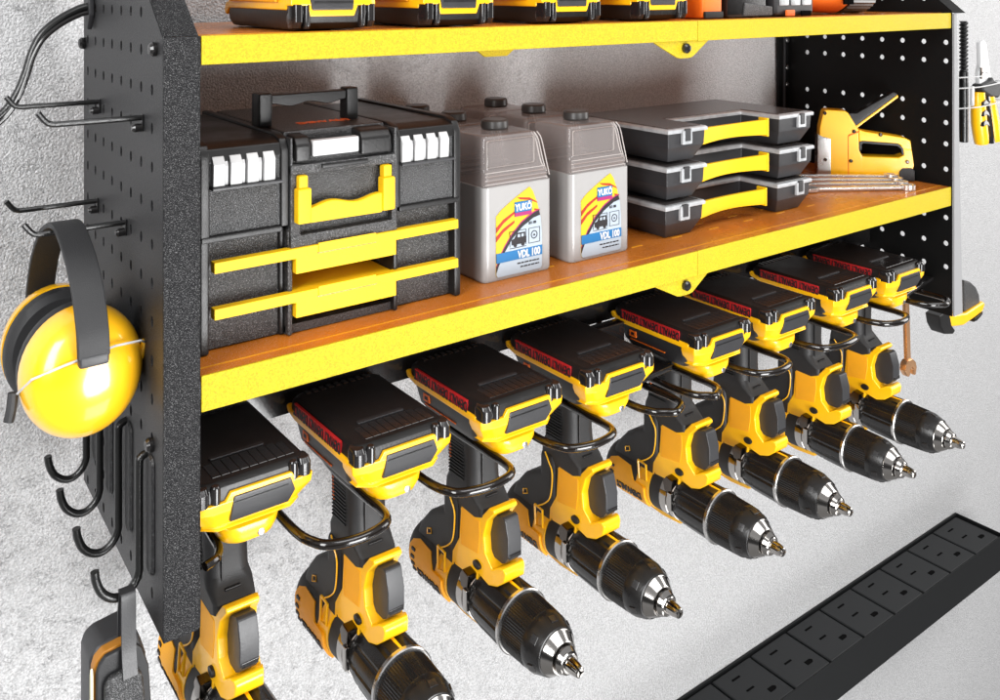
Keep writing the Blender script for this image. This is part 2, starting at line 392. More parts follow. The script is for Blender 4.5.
# ------------------------------------------------------------------ cordless drill
DZ = -.29; DO = (0, .58, -.29)
AX = -.1645 + DZ                          # axis height
def build_battery(parent, O, part=True):
    z = lambda v: v + DZ
    m = MB()
    m.loft([R3(-.0378, .0378, .5190, .6195, .007, z(-.0125)), R3(-.0378, .0378, .5190, .6195, .007, z(-.0075)), R3(-.0370, .0370, .5200, .6190, .007, z(-.0030)),
            R3(-.0345, .0345, .5230, .6165, .006, z(-.0004)), R3(-.0325, .0325, .5250, .6145, .005, z(0))])
    bt = m.build('battery', 'blackgl' if False else 'black', parent, O)
    m = MB()                                                # ribbed grip on the flat face
    for i in range(9):
        x = -.0245 + i * .0061; m.box(x, x + .0055, .5275, .5470 if i not in (0, 8) else .545, z(-.0004), z(.0003), .0002, 1)
    m.build('grip_ribs', 'blackgl', bt, O); m = MB()
    for i in range(9):
        x = -.027 + i * .0062; m.box(x, x + .0040, .6110, .6172, z(-.003), z(.0006), .0003, 1)
    m.build('rear_ribs', 'blackgl', bt, O)
    m = MB(); m.prism(rrect(-.0185, .0185, .5485, .5520, .0012, 3), 'z', z(-.0004), z(.0010), .0003); m.build('release_bar', 'grey', bt, O)
    for sx in (-1, 1):                                      # bumper lugs at the front corners
        m = MB()
        m.loft([R3(sx * .0335 - .0048, sx * .0335 + .0042, .5170, .5300, .0035, z(-.0110)), R3(sx * .0335 - .0048, sx * .0335 + .0042, .5170, .5300, .0035, z(-.0035)), R3(sx * .0335 - .004, sx * .0335 + .0035, .5190, .5290, .003, z(-.0008))])
        m.lathe([(z(-.0115), .0032), (z(-.0020), .0032), (z(-.0005), .0022)], (sx * .0255, .5198), 'z', 12)
        m.build('corner_lug', 'blackgl', bt, O)
    # dark core under the yellow
    m = MB()
    m.loft([R3(-.0365, .0365, .526, .617, .006, z(-.0120)), R3(-.0362, .0362, .530, .612, .006, z(-.0170)), R3(-.0345, .0345, .532, .608, .005, z(-.0270)), R3(-.0300, .0300, .538, .602, .005, z(-.0335))])
    m.build('battery_core', 'grey', bt, O)
    # yellow: side lips and front frame
    m = MB()
    for sx in (-1, 1):
        x0, x1 = (.0352, .0393) if sx > 0 else (-.0393, -.0352)
        m.prism([(.526, z(-.0085)), (.612, z(-.0085)), (.6170, z(-.0050)), (.6200, z(-.0070)), (.6180, z(-.0110)), (.606, z(-.0136)), (.526, z(-.0136))], 'x', x0, x1, .0012)
    m.loft([[(-.0392, .5195, z(-.0105)), (-.0300, .5165, z(-.0105)), (.0300, .5165, z(-.0105)), (.0392, .5195, z(-.0105)), (.0392, .5340, z(-.0105)), (-.0392, .5340, z(-.0105))],
            [(-.0385, .5200, z(-.0165)), (-.0290, .5172, z(-.0165)), (.0290, .5172, z(-.0165)), (.0385, .5200, z(-.0165)), (.0382, .5350, z(-.0165)), (-.0382, .5350, z(-.0165))],
            [(-.0315, .5265, z(-.0265)), (-.0230, .5220, z(-.0265)), (.0230, .5220, z(-.0265)), (.0315, .5265, z(-.0265)), (.0325, .5370, z(-.0265)), (-.0325, .5370, z(-.0265))],
            [(-.0330, .5265, z(-.0280)), (-.0240, .5195, z(-.0280)), (.0240, .5195, z(-.0280)), (.0330, .5265, z(-.0280)), (.0335, .5390, z(-.0280)), (-.0335, .5390, z(-.0280))],
            [(-.0290, .5300, z(-.0305)), (-.0220, .5240, z(-.0305)), (.0220, .5240, z(-.0305)), (.0290, .5300, z(-.0305)), (.0300, .5400, z(-.0305)), (-.0300, .5400, z(-.0305))]], .0009, 2)
    m.prism([(-.0205, z(-.0112)), (-.0165, z(-.0058)), (.0235, z(-.0058)), (.0275, z(-.0112))], 'y', .5168, .5195, .0006)
    fr = m.build('front_frame', 'yel', bt, O)
    m = MB()
    m.loft([[(-.0150, .5158, z(-.0085)), (.0225, .5158, z(-.0085)), (.0225, .5190, z(-.0085)), (-.0150, .5190, z(-.0085))],
            [(-.0165, .5160, z(-.0165)), (.0255, .5160, z(-.0165)), (.0255, .5195, z(-.0165)), (-.0165, .5195, z(-.0165))],
            [(-.0165, .5190, z(-.0245)), (.0220, .5190, z(-.0245)), (.0220, .5230, z(-.0245)), (-.0165, .5230, z(-.0245))]], .0008)
    vt = m.build('vent_panel', 'grey', bt, O)
    m = MB()
    m.box(-.0145, .0205, .5154, .5165, z(-.0120) - .0003, z(-.0120) + .0003)
    m.build('vent_ridge', 'black', vt, O)
    # label strip with lettering on the left side
    m = MB(); m.prism([(.5370, z(-.0012)), (.6060, z(-.0012)), (.6060, z(-.0092)), (.5370, z(-.0092))], 'x', -.0392, -.0372)
    ls = m.build('label_strip', 'red', bt, O)
    m = MB(); m.text('DEWALT DEWALT DEWALT', .0096, frame((-.0394, .5715, z(-.0052)), (0, 1, 0), (0, 0, -1)), .0002, .00028, .58); m.build('lettering', 'dkprint', ls, O)
    m = MB(); m.prism([(.590, z(-.0175)), (.598, z(-.0175)), (.598, z(-.0230)), (.590, z(-.0230))], 'x', -.0366, -.0345); m.prism([(.556, z(-.0262)), (.598, z(-.0262)), (.598, z(-.0254)), (.556, z(-.0254))], 'x', -.0354, -.0335)
    m.mi = 1; m.prism([(.592, z(-.0190)), (.596, z(-.0190)), (.596, z(-.0214)), (.592, z(-.0214))], 'x', -.0368, -.0345)
    m.build('rating_label', ['orange', 'dkprint'], bt, O)
    def fam(o): return [o] + [g for k in kids(o) for g in fam(k)]
    for o in fam(bt):
        for v in o.data.vertices: v.co.x = v.co.x * .955 - .0008
    return bt

def build_drill():
    root = thing('cordless_drill', DO, 'drill', 'cordless drill', 'cordless drills hanging upside down under the middle shelf')
    z = lambda v: v + DZ
    build_battery(root, DO)
    # foot with work light
    m = MB(); m.loft([R3(-.0225, .0225, .532, .572, .008, z(-.0290)), R3(-.0205, .0205, .5250, .572, .012, z(-.0335)), R3(-.0195, .0195, .5240, .572, .013, z(-.0375)), R3(-.0170, .0170, .5260, .570, .012, z(-.0430)), R3(-.0125, .0125, .531, .568, .010, z(-.0465)), R3(-.0070, .0070, .540, .564, .006, z(-.0480))])
    ft = m.build('foot', 'yel', root, DO)
    m = MB(); m.lathe([(.5290, .0023), (.5242, .0023), (.5238, .0014)], (.005, z(-.0400)), 'y', 14); m.build('work_light', 'steel', ft, DO)
    # rubber handle
    m = MB()
    m.loft([R3(-.0250, .0250, .562, .602, .008, z(-.0315)), R3(-.0185, .0185, .561, .600, .009, z(-.0420)), R3(-.0152, .0152, .5600, .597, .009, z(-.0530)), R3(-.0143, .0143, .5600, .596, .009, z(-.0700)),
            R3(-.0145, .0145, .5595, .596, .008, z(-.0835)), R3(-.0152, .0152, .5560, .597, .006, z(-.0885)), R3(-.0166, .0166, .5490, .598, .004, z(-.0945)), R3(-.0168, .0168, .5480, .598, .004, z(-.1000)), R3(-.0150, .0150, .5600, .598, .004, z(-.1060)), R3(-.0150, .0150, .5700, .598, .004, z(-.1400))])
    hd = m.build('handle', 'rubber', root, DO)
    for sx in (-1, 1):
        m = MB()
        for i in range(15):
            zz = z(-.046 - i * .0025); m.box(sx * .0146 - .0009, sx * .0146 + .0009, .570, .590, zz, zz + .0011, .0002, 1)
        m.build('grip_texture', 'black', hd, DO)
    m = MB(); m.prism([(.5870, z(-.048)), (.5900, z(-.052)), (.5895, z(-.068)), (.5870, z(-.071)), (.5872, z(-.058))], 'x', -.0153, -.0100, .0003); m.build('grip_accent', 'orange', hd, DO)
    m = MB(); m.box(-.0052, .0052, .5535, .5565, z(-.0900), z(-.0888), .0004); m.box(-.0060, -.0050, .5580, .5600, z(-.0880), z(-.050), .0003); m.build('grip_highlight_rib', 'grey', hd, DO)
    # yellow shell with the open guard round the trigger
    m = MB()
    prof = [(.5780, -.0985), (.5500, -.0995), (.5420, -.0900), (.5375, -.0903), (.5365, -.0925), (.5440, -.1010), (.5475, -.1130), (.5460, -.1250), (.5380, -.1330), (.5315, -.1290), (.5275, -.1288), (.5255, -.1318), (.5268, -.1385), (.5335, -.1440), (.5420, -.1465), (.5545, -.1440), (.5560, -.1560), (.5860, -.1640), (.5840, -.1400), (.5795, -.1290), (.5775, -.1080)]
    m.prism([(y, z(v)) for y, v in prof], 'x', -.0160, .0160, .0020, 3, .35)
    for v in m.bm.verts:
        t_ = max(0, min(1, (.548 - v.co.y) / .024)); v.co.x *= 1 - .36 * t_ * (t_ if v.co.z < z(-.120) else 1)
    m.lathe([(.5840, .0200), (.5842, .0216), (.6010, .0218), (.6015, .020)], (0, AX), 'y', 36)
    bs = m.build('body_shell', 'yel', root, DO)
    for sx in (-1, 1):
        m = MB(); x0, x1 = sorted((sx * .0157, sx * .0166)); m.prism([(.5755, z(-.1030)), (.5520, z(-.1040)), (.5515, z(-.1150)), (.5540, z(-.1290)), (.5765, z(-.1325))], 'x', x0, x1, .0003, 1); m.build('side_pad', 'yelsoft', bs, DO)
    m = MB(); m.prism([(y, z(v)) for y, v in ((.5490, -.0995), (.5330, -.0945), (.5300, -.0955), (.5262, -.1080), (.5262, -.1215), (.5300, -.1268), (.5335, -.1290), (.5490, -.1290))], 'x', -.0078, .0078, .0009, 2)
    tr = m.build('trigger', 'grey', root, DO)
    m = MB(); m.box(-.0068, .0068, .5255, .5268, z(-.1225), z(-.1195), .0003); m.build('trigger_edge', 'blackgl', tr, DO)
    for sx in (-1, 1):
        m = MB(); x0, x1 = sorted((sx * .0150, sx * .0186)); m.prism([(.5545 + .0044 * math.cos(a * PI / 8), z(-.1370) + .0030 * math.sin(a * PI / 8)) for a in range(16)], 'x', x0, x1, .0006); m.build('direction_button', 'black', root, DO)
    # motor housing
    m = MB()
    m.lathe([(.5715, .0190), (.5718, .0208), (.5838, .0211), (.5840, .019)], (0, AX), 'y', 36)
    m.lathe([(.5990, .0210), (.6000, .0222), (.6280, .0228), (.6370, .0218), (.6430, .0185), (.6455, .0120), (.6460, .001)], (0, AX), 'y', 40)
    m.prism([(y, z(v)) for y, v in ((.5800, -.0960), (.5985, -.0960), (.5985, -.1140), (.6080, -.1180), (.6200, -.1260), (.6310, -.1380), (.6390, -.1520), (.6420, -.1700), (.5800, -.1700))], 'x', -.0158, .0158, .0050, 3, .25)
    mh = m.build('motor_housing', 'rubber', root, DO)
    for sx in (-1, 1):                                      # yellow pinstripes, outlined slot and badge
        m = MB(); x = sx * .0164
        m.tube(cr([(x * .96, .5900, z(-.0960)), (x, .5845, z(-.1020)), (x, .5800, z(-.1100)), (x, .5822, z(-.1290)), (x * 1.02, .5890, z(-.1380)), (x * 1.12, .5990, z(-.1445))], 5), .0006, 6); m.build('pinstripe', 'yel', mh, DO)
        x = sx * .0186
        m = MB(); m.tube([(x, .6000, z(-.1430)), (x, .5900, z(-.1440)), (x * 1.12, .5870, z(-.1560)), (x * 1.14, .5960, z(-.1580)), (x, .6000, z(-.1430))], .0010, 6); m.build('slot_outline', 'yel', mh, DO)
        m = MB(); x = sx * .0162
        m.tube([(x, .6190, z(-.1390)), (x, .6140, z(-.1370)), (x, .6130, z(-.1405)), (x * 1.05, .6180, z(-.1425)), (x, .6190, z(-.1390))], .0005, 6); m.build('slot_outline', 'yel', mh, DO)
        m = MB(); n = 10; secs = []
        for yy, a0, a1 in ((.5885, -50, 2), (.5905, -54, 6), (.6020, -54, 8), (.6090, -54, 34), (.6260, -52, 38), (.6340, -46, 30), (.6380, -36, 16)):
            sec = []
            for rr in (.0212, .0236):
                if yy > .63 and rr < .022: rr = .0200
                r2 = rr - (.0006 if yy > .633 else 0) - (.0012 if yy > .637 else 0)
                for k in (range(n + 1) if rr < .022 else range(n, -1, -1)):
                    a = math.radians(a0 + (a1 - a0) * k / n); sec.append((sx * r2 * math.cos(a), yy, AX + r2 * math.sin(a)))
            secs.append(sec)
        m.loft(secs); sp = m.build('side_badge', 'yel' if sx > 0 else 'yelsoft', mh, DO)
        if sx < 0:
            m = MB()
            for k in range(4):
                a = math.radians(-24 + 13 * k); m.box(-.0238 * math.cos(a) - .0004, -.0238 * math.cos(a) + .0012, .6270, .6318, AX + .0238 * math.sin(a) - .0010, AX + .0238 * math.sin(a) + .0010)
            m.build('badge_vents', 'dkprint', sp, DO)
            ta = math.radians(-20); m = MB(); m.text('DEWALT', .0092, frame((-.0237 * math.cos(ta), .6085, AX + .0237 * math.sin(ta)), (0, 1, 0), (-math.sin(ta), 0, -math.cos(ta))), .0006, .0003, .86); m.build('badge_lettering', 'dkprint', sp, DO)
    # gearbox, clutch, chuck
    m = MB(); m.lathe([(.5560, .0190), (.5565, .0205), (.5620, .0205), (.5625, .0200), (.5640, .0200), (.5645, .0209), (.5718, .0209)], (0, AX), 'y', 40); m.build('gear_ring', 'chrome', root, DO)
    m = MB(); m.prism([(.5560, z(-.1440)), (.5640, z(-.1425)), (.5680, z(-.1480)), (.5660, z(-.1560)), (.5580, z(-.1560))], 'x', -.0205, -.0120, .0009); m.build('gear_bracket', 'bronze', root, DO)
    m = MB(); m.box(-.0222, -.0190, .5560, .5612, AX - .0060, AX + .0100, .0008); m.build('gear_clip', 'chrome', root, DO)
    m = MB(); m.prism([(.562, AX - .010), (.598, AX - .016), (.602, AX - .0212), (.578, AX - .0232), (.5570, AX - .0215), (.5520, AX - .017)], 'x', -.010, .010, .0020); m.build('belly', 'yel', root, DO)
    m = MB(); m.lathe([(.5620, .0185), (.5600, .0200), (.5520, .0210), (.5500, .0206), (.5485, .0212), (.5260, .0218), (.5240, .0217), (.5232, .0205)], (0, AX), 'y', 96, lambda i: 1.0 if (i % 8) < 6 else .95)
    m.build('clutch_collar', 'chuckblk', root, DO)
    m = MB(); m.prism([(-.0009, .5240), (.0009, .5240), (.0012, .5440), (-.0012, .5440)], 'z', AX + .0206, AX + .0222, .0003); m.build('clutch_marker', 'yel', root, DO)
    m = MB(); m.lathe([(.5238, .0200), (.5236, .0226), (.5212, .0226), (.5205, .0218), (.5204, .0190)], (0, AX), 'y', 48); m.build('clutch_ring', 'steel', root, DO)
    m = MB(); m.lathe([(.5215, .0150), (.5206, .0206), (.5190, .0208), (.4990, .0200), (.4980, .0194)], (0, AX), 'y', 144, lambda i: 1.0 if i % 2 else .978)
    ch = m.build('chuck_sleeve', 'chuckblk', root, DO)
    m = MB(); m.lathe([(.4990, .0194), (.4975, .0199), (.4930, .0196), (.4850, .0168), (.4833, .0161), (.4828, .0150)], (0, AX), 'y', 48); m.build('chuck_shoulder', 'chuckblk', ch, DO)
    for k in range(6):
        a = k * PI / 3 + .4; c, s_ = math.cos(a), math.sin(a)
        r0 = .0181; p = Vector((r0 * c, .4900, AX + r0 * s_)); tv = Vector((-s_, 0, c)); nv = Vector((c, -.34, s_)).normalized(); uv = tv.cross(nv)
        m = MB(); m.loft([[p + tv * a_ + uv * b_ + nv * d_ for a_, b_ in ((-.0030, -.0026), (.0030, -.0026), (.0030, .0026), (-.0030, .0026))] for d_ in (-.002, .0010)], .0004); m.build('chuck_facet', 'blackgl', ch, DO)
    m = MB(); m.lathe([(.4835, .0120), (.4832, .0152), (.4824, .0153), (.4818, .0147), (.4764, .0112), (.4756, .0104), (.4754, .0070)], (0, AX), 'y', 40); m.build('chuck_nose', 'chrome', ch, DO)
    m = MB(); m.lathe([(.4760, .0080), (.4738, .0080)], (0, AX), 'y', 32); m.build('nose_groove', 'blackgl', ch, DO)
    m = MB(); m.lathe([(.4742, .0078), (.4740, .0092), (.4734, .0093), (.4700, .0076), (.4696, .0066), (.4690, .0060)], (0, AX), 'y', 32); m.build('nose_ring', 'chrome', ch, DO)
    for k in range(3):
        a0 = k * 2 * PI / 3; sec = []
        for yy, r in ((.4720, .0052), (.4640, .0046), (.4595, .0036), (.4588, .0028)):
            s_ = []
            for j in range(6):
                a = a0 + .16 + (2 * PI / 3 - .32) * j / 5; s_.append((r * math.cos(a), yy, AX + r * math.sin(a)))
            am = a0 + PI / 3; s_.append((.0010 * math.cos(am), yy, AX + .0010 * math.sin(am))); sec.append(s_)
        m = MB(); m.loft(sec); m.build('chuck_jaw', 'chrome', ch, DO)
    def fam(o): return [o] + [g for k in kids(o) for g in fam(k)]
    for top in kids(root):                                  # final proportions of grip, shell and motor
        nm = top.name.split('.')[0]
        if nm in ('handle', 'body_shell', 'trigger', 'direction_button', 'motor_housing', 'gear_ring', 'gear_bracket', 'gear_clip', 'belly'):
            for o in fam(top):
                for v in o.data.vertices:
                    v.co.y += .004
                    if nm in ('body_shell', 'trigger', 'direction_button') and (v.co.y < .0045 or nm != 'body_shell'): v.co.x *= .80
                    if nm == 'handle' and v.co.z < -.0915: v.co.x *= .83
    return root
drill = build_drill()
DL = ['yellow and black drill nearest the black left panel, first in the hanging row',
      'yellow and black drill second from the black left panel, chuck cut by the picture edge',
      'yellow and black drill hanging third from the left, its chuck the lowest one fully seen',
      'yellow and black drill hanging fourth from the left, just before the wide gap',
      'yellow and black drill hanging fifth from the left, under the shelf bracket bolt',
      'yellow and black drill hanging sixth from the left, under the stacked organizer boxes',
      'yellow and black drill hanging second from the right panel, seventh in the row',
      'yellow and black drill hanging last in the row, closest to the hanging wrench']
drills = [drill] + [dup(drill) for _ in range(7)]
for d, x, l in zip(drills, XM, DL):
    d.location = (x, DO[1] + (.012 if d == drill else 0), DO[2]); d['label'] = l

# ------------------------------------------------------------------ batteries on the top shelf (standing the other way up)
BLs = ['yellow and black battery pack on the top shelf, beside the black left panel', 'yellow and black battery pack on the top shelf, second from the left panel',
       'yellow and black battery pack on the top shelf, third from the left panel', 'yellow and black battery pack on the top shelf, beside the orange case']
bp0 = None
for i, (x, l) in enumerate(zip((.269, .366, .471, .5715), BLs)):
    if i == 0:
        bp0 = thing('battery_pack', DO, l, 'battery', 'battery packs standing on the top shelf')
        build_battery(bp0, DO)
        m = MB(); m.loft([R3(-.024, .024, .545, .600, .006, DZ - .0325), R3(-.020, .020, .548, .597, .006, DZ - .055)]); m.build('terminal_block', 'grey', bp0, DO)
        m = MB()                                            # yellow flank with black vent (faces left once turned over)
        for sx in (-1, 1):
            m.mi = 0; a, b = sorted((sx * .0372, sx * .0400)); m.prism([(.535, DZ - .012), (.606, DZ - .012), (.600, DZ - .030), (.548, DZ - .030)], 'x', a, b, .0008)
            m.mi = 1; a, b = sorted((sx * .0396, sx * .0408)); m.prism([(.548, DZ - .014), (.598, DZ - .014), (.594, DZ - .026), (.553, DZ - .026)], 'x', a, b, .0005)
        m.build('side_vent', ['yelsoft', 'blackgl'], bp0, DO)
        b = bp0
    else: b = dup(bp0)
    s = .86
    b.scale = (.80, 1.15, 1.45); b.rotation_euler = (0, PI, 0)
    b.location = (x, .536 + (.58 - .518) * 1.15, -.0265 + .0008)
    b['label'] = l

# ------------------------------------------------------------------ other tools on the top shelf
O = (.64, .56, -.027)
t = thing('tool_case', O, 'orange tool case at the right end of the battery packs on the top shelf', 'tool case')
m = MB(); m.box(.634, .662, .548, .62, -.0268, .05, .004); m.build('shell', 'orange', t, O)
m = MB(); m.box(.640, .657, .5455, .5475, .012, .03, .001); m.box(.636, .661, .5465, .549, -.0262, -.020, .001); m.build('latch', 'black', t, O)
O = (.73, .57, -.027)
t = thing('drill_driver', O, 'black and orange drill driver lying low on the top shelf above the organizer boxes', 'drill driver')
m = MB(); m.prism([(.670, -.0265), (.716, -.0265), (.728, -.018), (.728, -.005), (.69, -.002), (.672, .012)], 'y', .550, .61, .003); m.build('battery', 'blackgl', t, O)
m = MB(); m.prism([(.692, -.0250), (.735, -.0250), (.735, -.0165), (.694, -.0125)], 'y', .5485, .552, .001); m.build('speckled_label', 'tbx', t, O)
m = MB(); m.prism([(.676, -.012), (.728, -.0085), (.735, -.004), (.735, .02), (.676, .03)], 'y', .552, .60, .003); m.build('handle', 'orange', t, O)
m = MB(); m.box(.738, .800, .548, .61, -.0255, .03, .004); 
b_ = m.build('motor_housing', 'grey', t, O)
for i in range(3):
    m = MB(); m.box(.744 + .018 * i, .758 + .018 * i, .5465, .5490, -.016, .004, .0015); m.build('clear_window', 'clear', b_, O)
m = MB(); m.box(.752, .766, .5455, .5475, -.0262, -.020, .001); m.build('orange_foot', 'orange', b_, O)
m = MB(); m.box(.776, .792, .5452, .5475, -.0262, -.021, .001); m.build('vent_slot', 'void', b_, O)
O = (.87, .57, -.027)
t = thing('angle_grinder', O, 'orange angle grinder with round black knurled end lying at the right of the top shelf', 'angle grinder')
m = MB(); m.lathe([(.800, .012), (.806, .020), (.822, .023), (.874, .026), (.880, .024)], (.580, .000), 'x', 32); g = m.build('body', 'orange', t, O)
m = MB()
for i in range(5): m.box(.862 + i * .0035, .8640 + i * .0035, .5535, .556, -.016, .010)
m.build('vents', 'void', g, O)
m = MB(); m.lathe([(.879, .020), (.882, .0265), (.925, .0275), (.935, .022), (.938, .010)], (.580, .001), 'x', 72, lambda i: 1 if i % 2 else .96); m.build('gear_head', 'blackgl', t, O)
m = MB(); m.lathe([(.9365, .006), (.952, .006), (.953, .004)], (.580, -.004), 'x', 16); m.build('spindle', 'chrome', t, O)

# ------------------------------------------------------------------ toolbox on the middle shelf
ZB = -.222; TF = .552
O = (.283, .63, ZB)
tb = thing('tool_box', O, 'large black pebbled tool box with yellow drawer strips and white latches on the middle shelf', 'tool box')
m = MB()
m.box(.1905, .2442, .5595, .700, ZB + .0005, -.1515, .001); m.box(.3245, .3755, .5595, .700, ZB + .0005, -.1515, .001); m.box(.2440, .3247, .592, .700, ZB + .0006, -.1516); m.box(.2440, .3247, .556, .592, ZB + .0006, ZB + .006)
cs = m.build('case', 'tbx', tb, O)
for x0, x1 in ((.1880, .1935), (.3720, .3775), (.2405, .2440), (.2440, .2474), (.3215, .3250)):
    mm = MB(); yf = TF if x0 not in (.2405,) else TF + .005
    mm.box(x0, x1, yf, .572, ZB + .0005, -.1525, .0012); mm.build('corner_post', 'black' if x0 not in (.2440, .3210) else 'tbx', cs, O)
m = MB()
m.prism([(.5540, -.1505), (.700, -.1505), (.700, -.1075), (.690, -.0990), (.566, -.0985), (.5560, -.1010), (.5540, -.1060)], 'x', .1905, .3755, .0015)
lid = m.build('lid', 'tbx', tb, O)
m = MB()   # darker top shell and edges
m.prism([(.5525, -.1060), (.5545, -.0975), (.564, -.0945), (.692, -.0945), (.702, -.100), (.702, -.104), (.690, -.0975), (.566, -.0975), (.558, -.1000), (.5560, -.1060)], 'x', .1895, .2400, .001)
m.build('lid_shell', 'black', lid, O); m = MB()
m.prism([(.5525, -.1060), (.5545, -.0975), (.564, -.0945), (.692, -.0945), (.702, -.100), (.702, -.104), (.690, -.0975), (.566, -.0975), (.558, -.1000), (.5560, -.1060)], 'x', .3270, .3765, .001)
m.build('lid_shell', 'black', lid, O)
for x0, x1 in ((.1880, .1940), (.3715, .3775), (.2395, .2450), (.3225, .3275)):
    m = MB(); m.prism([(.5520, -.1510), (.5520, -.1030), (.5560, -.0950), (.566, -.0925), (.700, -.0925), (.703, -.1), (.703, -.1510)], 'x', x0, x1, .0012); m.build('edge_rib', 'black', lid, O)
for x0, x1 in ((.1885, .2405), (.3260, .3770)):
    m = MB(); m.box(x0, x1, .5515, .5560, -.1540, -.1500, .001); m.build('joint_rib', 'black', lid, O)
# centre section of the lid with label and recess
m = MB()
m.box(.2450, .3225, .5490, .560, -.1190, -.1125, .001)
m.box(.2450, .2520, .5500, .560, -.1625, -.1120, .001); m.box(.3190, .3230, .5500, .560, -.1625, -.1120, .001)
m.box(.2450, .3230, .5495, .560, -.1660, -.1575, .001)
m.box(.2450, .2465, .5500, .575, -.1130, -.0950, .0006); m.box(.3210, .3228, .5500, .575, -.1130, -.0950, .0006)
m.box(.2465, .3210, .5640, .690, -.1, -.0925, .0015)
m.build('handle_surround', 'tbx', lid, O)
m = MB(); m.box(.2520, .3190, .5555, .561, -.1580, -.1185); m.build('recess', 'tbx', lid, O)
for x0, x1 in ((.2485, .2590), (.2955, .3185)):
    m = MB(); m.prism([(.5495, -.1110), (.5495, -.1000), (.5530, -.0950), (.570, -.0935), (.570, -.1110)], 'x', x0, x1, .0016); m.build('lid_catch', 'black', lid, O)
m = MB(); m.box(.2605, .2940, .5500, .5560, -.1085, -.0980, .001); m.build('label_plate', 'white', lid, O)
m = MB(); m.box(.266, .300, .5475, .5500, -.1165, -.1135, .0008); m.build('label_clip', 'black', lid, O)
m = MB(); m.text('DEWALT', .0105, frame((.288, .590, -.0922), (1, 0, 0), (0, 1, 0)), .0002, .0002, .95); m.build('top_lettering', 'redtext', lid, O)
# white latches
for xs, z0, z1 in (((.1950, .2380), -.1200, -.1020), ((.3272, .3690), -.1200, -.1020)):
    m = MB(); m.box(xs[0] - .0008, xs[1] + .0012, .5480, .556, z0 - .0022, z0 - .0002, .0006); lb = m.build('latch', 'grey', lid, O)
    wd = (xs[1] - xs[0]) / 4
    for i in range(4):
        m = MB(); x = xs[0] + i * wd
        m.prism([(.5505, z0), (.5498, z1 - .0045), (.5530, z1), (.5570, z1), (.5570, z0)], 'x', x + .0004, x + wd * .72, .0004); m.build('latch_tab', 'white', lb, O)
        if i < 3:
            m = MB(); m.prism([(.5520, z0), (.5515, z1 - .006), (.5535, z1 - .002), (.5570, z1 - .002), (.5570, z0)], 'x', x + wd * .76, x + wd * .96, .0005); m.build('latch_tab', 'white', lb, O)
# yellow front handle
m = MB()
for x0 in (.2475, .3090):
    m.box(x0, x0 + .0095, .5440, .552, -.1495, -.1270, .0012); m.box(x0 + .0015, x0 + .0080, .5460, .5525, -.1275, -.1190, .0012)
pts = [(.2565, -.1500)] + [(.3095, -.1505), (.3095, -.1390)]
for k in range(17):
    x = .3095 - (.0530) * k / 16; pts.append((x, -.1385 + .0016 * math.sin(k / 16 * 2 * PI * 1.5 + 1.2)))
m.prism(pts[::-1], 'y', .5455, .5510, .0012, 2, .7); m.build('front_handle', 'yelmatte', tb, O)
# yellow drawer strips
for zt in (-.1650, -.1930):
    m = MB()
    m.prism([(.1950, zt), (.2476, zt), (.3211, zt), (.3724, zt), (.3724, zt - .0066), (.3211, zt - .0066), (.3211, zt - .0165), (.2476, zt - .0165), (.2476, zt - .0068), (.1950, zt - .0068)], 'y', .5475, .5540, .0006)
    m.box(.2480, .3208, .5540, .5915, zt - .0105, zt - .0005, .0003)
    st = m.build('drawer', 'yelmatte', tb, O)
    m = MB(); m.box(.2630, .3050, .5466, .5476, zt - .0050, zt + .0012, .0003); m.build('pull_tab', 'yelmatte', st, O)
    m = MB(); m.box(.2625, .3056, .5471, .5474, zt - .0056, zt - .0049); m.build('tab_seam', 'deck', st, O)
# top carry handle
m = MB()
for x0 in (.2405, .3055):
    m.box(x0, x0 + .0095, .590, .602, -.0930, -.0700, .0016)
m.box(.2405, .2470, .5985, .604, -.0925, -.0705, .001)
pts = [(.2500, -.0715), (.3060, -.0715)]
for k in range(17): pts.append((.3060 - .056 * k / 16, -.0790 + .0012 * math.cos(k / 16 * 2 * PI * 2)))
m.prism(pts[::-1], 'y', .5915, .6005, .001, 2, .7)
m.build('carry_handle', 'black', tb, O)

